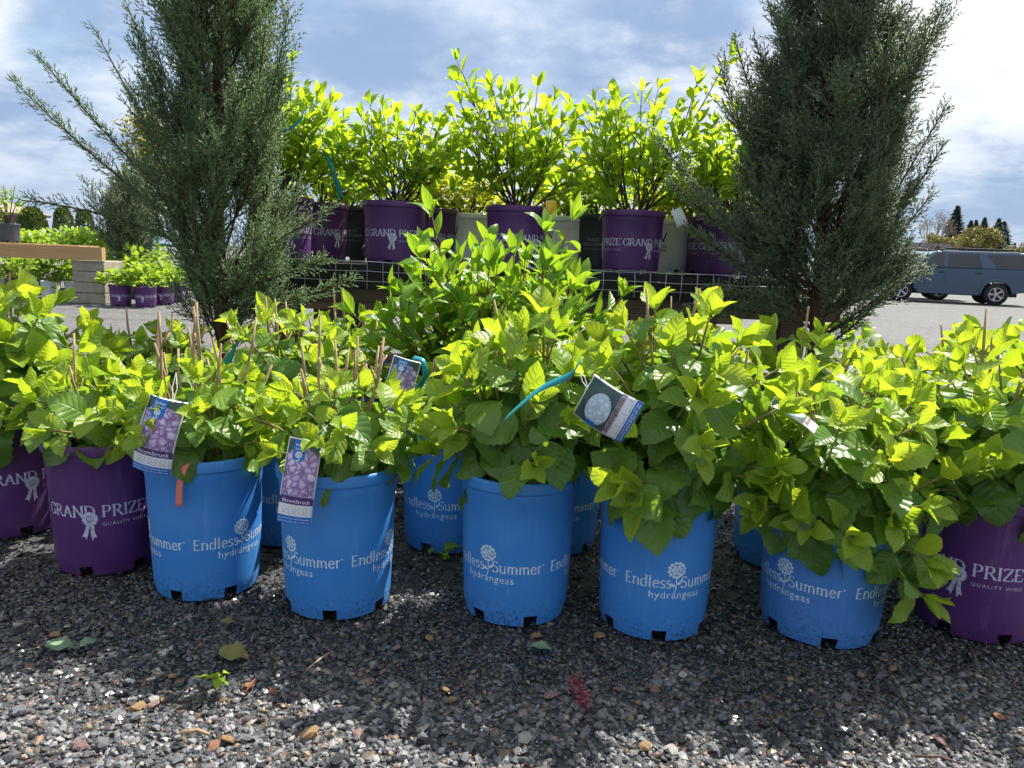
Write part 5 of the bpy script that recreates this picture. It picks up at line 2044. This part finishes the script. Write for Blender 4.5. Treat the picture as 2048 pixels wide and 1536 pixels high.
def conifer(seed, px, top_py, Y, label, w=.18, base=-.27):
    x = P(px, 500, Y).x
    H = zat(px, top_py, Y) - base
    root = empty('fir_tree', (x, Y, base))
    tag(root, label, 'tree', 'trees on the skyline')
    r = np.random.default_rng(seed)
    MB().tube([(0, 0, 0), (0, 0, H * .97)], [H * .018, H * .003], 7).build('trunk', M['barkgrey'], root)
    n = 1500
    t = r.random(n) ** .8
    az = r.random(n) * 6.283
    az = np.round(az * 3.5 + t * 9) / 3.5 + r.normal(0, .22, n)
    wid = H * w * (1.02 - t) ** .85 * r.uniform(.35, 1.05, n)
    o = np.stack([np.cos(az), np.sin(az), np.zeros(n)], 1)
    basep = o * (wid * r.uniform(.0, .55, n))[:, None] + np.stack([np.zeros(n), np.zeros(n), H * (.10 + .88 * t)], 1)
    d = o + np.stack([r.normal(0, .35, n), r.normal(0, .35, n), r.uniform(-.55, .25, n)], 1)
    V, F = spikes(basep, d, np.maximum(wid, .1) * .75 + .15, np.full(n, H * .030) * (1.1 - .6 * t))
    link('crown', np_mesh('crown', V, F, M['conifer'], False), root)['kind'] = 'stuff'


for s, px, py, Y, lab, w in [(1, 1905, 408, 105, 'tallest dark fir on the right skyline, left of the yellow tree', 0.32), (2, 1935, 438, 118, 'fir just right of the tallest one on the skyline', 0.32), (3, 1962, 432, 120, 'slim fir behind the yellow tree, left one', 0.28), (4, 1990, 434, 112, 'fir behind the right side of the yellow tree', 0.30),
                             (5, 2001, 440, 125, 'last fir right of the yellow tree', 0.38), (6, 1945, 437, 122, 'narrow fir top showing over the yellow tree', 0.23), (7, 2028, 484, 135, 'small fir top at the right edge above the blue vehicle', .2),
                             (8, 97, 441, 160, 'small distant conifer between two arborvitae', .2), (9, 152, 452, 190, 'tiny distant conifer right of the middle arborvitae', .25), (10, 195, 452, 190, 'distant conifer right of the last arborvitae', .3), (11, 208, 455, 195, 'distant conifer beside the small potted evergreen', .3)]:
    conifer(s, px, py, Y, lab, w, -.27 if px > 1000 else 0)


def broadleaf(seed, px, top_py, Y, wpx, label, leafmat, leafn, leafsize, levels=5, name='bare_tree', trunk_frac=.3):
    x = P(px, 500, Y).x
    base = -.27 if px > 1000 else 0
    H = zat(px, top_py, Y) - base
    W = wpx / FPX * Y / 2
    root = empty(name, (x, Y, base))
    tag(root, label, 'tree', 'trees on the skyline')
    r = random.Random(seed)
    tm, lm = MB(), MB()
    tips = []

    def grow(p, d, ln, rad, lv):
        e = p + d * ln
        (tm if lv == levels else lm).tube([p, p.lerp(e, .5) + Vector((r.uniform(-.03, .03) * ln, r.uniform(-.03, .03) * ln, 0)), e], [rad, rad * .85, rad * .65], 5 if lv > 1 else 3, False)
        if lv == 0:
            tips.append(e)
            return
        for i in range(3 if lv < levels else 5):
            sd = perp(d, r.random() * 6.28)
            sp = r.uniform(.35, .75)
            nd = d * math.cos(sp) + sd * math.sin(sp) * W / H * 2.1 + Vector((0, 0, .12))
            nd.normalize()
            grow(e if r.random() < .6 else p.lerp(e, r.uniform(.6, 1)), nd, ln * r.uniform(.62, .82), rad * .58, lv - 1)
    grow(Vector((0, 0, 0)), Vector((0, 0, 1)), H * trunk_frac, H * .017, levels)
    tm.build('trunk', M['barkgrey'], root)
    lm.build('limbs', M['barkgrey'], root)
    zmax = max(t.z for t in tips)
    mb = MB()
    for i in range(leafn):
        t = r.choice(tips) + Vector((r.gauss(0, .03) * H, r.gauss(0, .03) * H, r.gauss(0, .025) * H))
        a = Vector((r.uniform(-1, 1), r.uniform(-1, 1), r.uniform(-1, 1))).normalized()
        b = perp(a, r.random() * 6)
        s = leafsize * r.uniform(.6, 1.3)
        mb.face([t - a * s, t + b * s * .5, t + a * s, t - b * s * .5])
    if leafn:
        o = mb.build('crown', leafmat, root)
        o['kind'] = 'stuff'
    root.scale = (W / max(abs(t.x) for t in tips), W / max(abs(t.x) for t in tips), H / zmax)


broadleaf(5, 1864, 424, 95, 78, 'bare branched tree with a faint haze of buds right of the house', M['buds'], 900, .10, 5, 'bare_tree', .34)
broadleaf(6, 1955, 462, 85, 96, 'yellow spring tree behind the blue vehicle roof', M['willow'], 7000, .10, 4, 'yellow_tree', .22)
broadleaf(7, 1888, 470, 88, 60, 'low yellow tree between the bare tree and the taller yellow one', M['willow'], 3000, .10, 4, 'yellow_tree', .2)
broadleaf(8, 2040, 492, 80, 70, 'low yellow green tree at the right edge behind the blue vehicle', M['willow'], 3000, .10, 4, 'yellow_tree', .2)

hy = 75.0
hs = empty('house', (P(1812, 500, hy).x, hy, -.27))
tag(hs, 'grey house with a wide roof and chimney on the right skyline', 'house')
ze = zat(1812, 508, hy) + .27
zr = zat(1812, 487, hy) + .27
MB().box((0, 0, ze / 2), (5.2, 6, ze)).build('wall', M['wall_grey'], hs)
rf = MB()
rf.prism([(-3.0, ze - .1), (-2.2, zr), (2.2, zr), (3.2, ze - .1)], -3.4, 3.4)
rfo = rf.build('roof', M['roof_grey'], hs)
MB().box((-.55, -.6, zr + .15), (.45, .5, .8)).build('chimney', M['brick'], rfo)
gb = MB().prism([(-.1, ze - .1), (.9, zr - .15), (1.9, ze - .1)], -3.9, -3.3)
gb.build('gable', M['brick'], hs)
for wx in (-1.7, -1.2, .9):
    w = MB().box((wx, -3.03, ze - .65), (.42, .08, .8)).build('window', M['winwhite'], hs)
    MB().box((wx, -3.08, ze - .65), (.30, .03, .66)).build('pane', M['glass'], w)
MB().box((2.0, -3.03, 1.0), (.9, .06, 2.0)).build('door', M['bench_brown'], hs)
# bright plant beyond the right evergreen's foot
l = G(1700, 668)
mound('leafy_plant', 505, Vector((P(1695, 660, 4.1).x, 4.1, 0.0)), .16, .16, zat(1690, 636, 4.1), 220, .07, 'fargreen', 'bright green plant glimpsed behind the right evergreen trunk', 'potted plants standing on the gravel')

# ---------------------------------------------------------------- fallen leaves and twigs on the gravel


def ground_leaf(px, py, key, size, label, yaw, roll=.1, mat=None, group='fallen leaves on the gravel'):
    g = G(px, py, .014)
    me = LEAF[key][1][0]
    if mat is not None:
        me = me.copy()
        me.materials[0] = mat
    o = link('fallen_leaf', me, None, None, Matrix.Translation((g.x, g.y, .021)) @ Matrix.Rotation(yaw, 4, 'Z') @ Matrix.Rotation(roll, 4, 'X') @ Matrix.Diagonal((size, size, size, 1)))
    return tag(o, label, 'fallen leaf', group)


wilt = plain('wilted_leaf', (0.16, 0.15, 0.045), .5, .5, 60)
frost = plain('pale_fallen_leaf', (0.14, 0.22, 0.13), .5, .3, 60)
ground_leaf(425, 1310, 'mature', .062, 'wilted green and red leaf lying below the hanging purple tag', .1, .2, wilt)
ground_leaf(435, 1250, 'mature', .032, 'small olive leaf on the gravel before the coral-ribbon pot', .4, .1, wilt)
ground_leaf(78, 1298, 'mature', .058, 'torn pale green leaf on the gravel at the left', .3, .1, frost)
ground_leaf(155, 1303, 'young', .040, 'small pale leaf right of the torn one at the left', 1.2, .1, frost)
ground_leaf(1052, 1298, 'young', .046, 'flat pale green leaf below the dark-leaved hydrangea', -.1, .0, frost)


def sprig(label, px, py, yaw, length, key, size, n, mat=None, stem='stem', name='fallen_sprig'):
    g = G(px, py, .012)
    root = empty(name, (g.x, g.y, .014), yaw)
    tag(root, label, 'sprig', 'sprigs dropped on the gravel')
    r = random.Random(int(px))
    MB().tube([(0, 0, .004), (length * .5, .004, .010), (length, 0, .004)], [.0018, .0016, .001], 5).build('stem', M[stem], root)
    for i in range(n):
        t = (i + 1) / n
        a = (1 if i % 2 else -1) * r.uniform(.2, 1.9)
        d = Vector((math.cos(a), math.sin(a), r.uniform(.1, .5)))
        me = LEAF[key][r.randrange(len(LEAF[key]))][0]
        if mat is not None:
            me = me.copy()
            me.materials[0] = mat
        link('leaf', me, root, None, leaf_matrix(Vector((length * t + r.uniform(-.004, .004), r.uniform(-.005, .005), .006 + r.uniform(0, .012))), d, Vector((r.uniform(-1.2, 1.2), r.uniform(-1.2, 1.2), 1)), size * r.uniform(.7, 1.2)))


sprig('fresh green sprig lying in the sunny gravel', 450, 1360, -1.7, .030, 'young', .030, 7)
sprig('dark red barberry sprig on the gravel before the middle pots', 1148, 1365, -1.45, .098, 'pan', .013, 70, M['berberis'], 'redstem')
sprig('fallen leafy sprig in the gap between two blue pots', 872, 1110, -.9, .050, 'young', .042, 5)


def twig(px0, py0, px1, py1, rad, label, mat='darkstem'):
    a, b = G(px0, py0, .018), G(px1, py1, .018)
    o = a
    m_ = a.lerp(b, .5) + Vector((.003, .004, .004))
    MBo = MB().tube([a - o, m_ - o, b - o], [rad, rad * .9, rad * .6], 6).build('fallen_twig', M[mat], None, o, True)
    tag(MBo, label, 'twig', 'twigs on the gravel')


twig(1938, 1293, 1958, 1345, .004, 'brown twig on the gravel below the right purple pot')
twig(613, 1340, 666, 1302, .0022, 'thin tan twig right of the wilted leaf', 'cane')
twig(360, 1466, 420, 1469, .0035, 'fat tan twig among the bright stones at the lower left', 'cane')
twig(1830, 1512, 1930, 1530, .0024, 'brown twig in the sunny gravel at the lower right', 'darkstem')
twig(490, 1385, 510, 1358, .0025, 'short reddish twig beside the fresh green sprig', 'redstem')


def litter(name, label, n, mat, seed, lo, hi, key):
    r = random.Random(seed)
    items = []
    for i in range(n):
        y = r.uniform(1.05, 1.75)
        x = r.uniform(-.68, .70) * y
        a = r.random() * 6.283
        items.append((LEAF[key][r.randrange(len(LEAF[key]))][1], leaf_matrix(Vector((x, y, r.uniform(.008, .013))), Vector((math.cos(a), math.sin(a), r.uniform(-.1, .3))), Vector((r.uniform(-.4, .4), r.uniform(-.4, .4), 1)), r.uniform(lo, hi))))
    o = merged_leaves(name, items, None, mat)
    tag(o, label, 'litter', kind='stuff')


litter('leaf_litter', 'scattered tan bark chips and dry leaf flakes on the gravel', 90, plain('dry_flakes', (.24, .15, .075), .8, .5, 50), 3, .005, .013, 'shelf')
litter('petal_litter', 'scattered tiny red and pink leaf flakes on the gravel', 70, plain('red_flakes', (.32, .10, .09), .6, .5, 50), 4, .004, .009, 'pan')
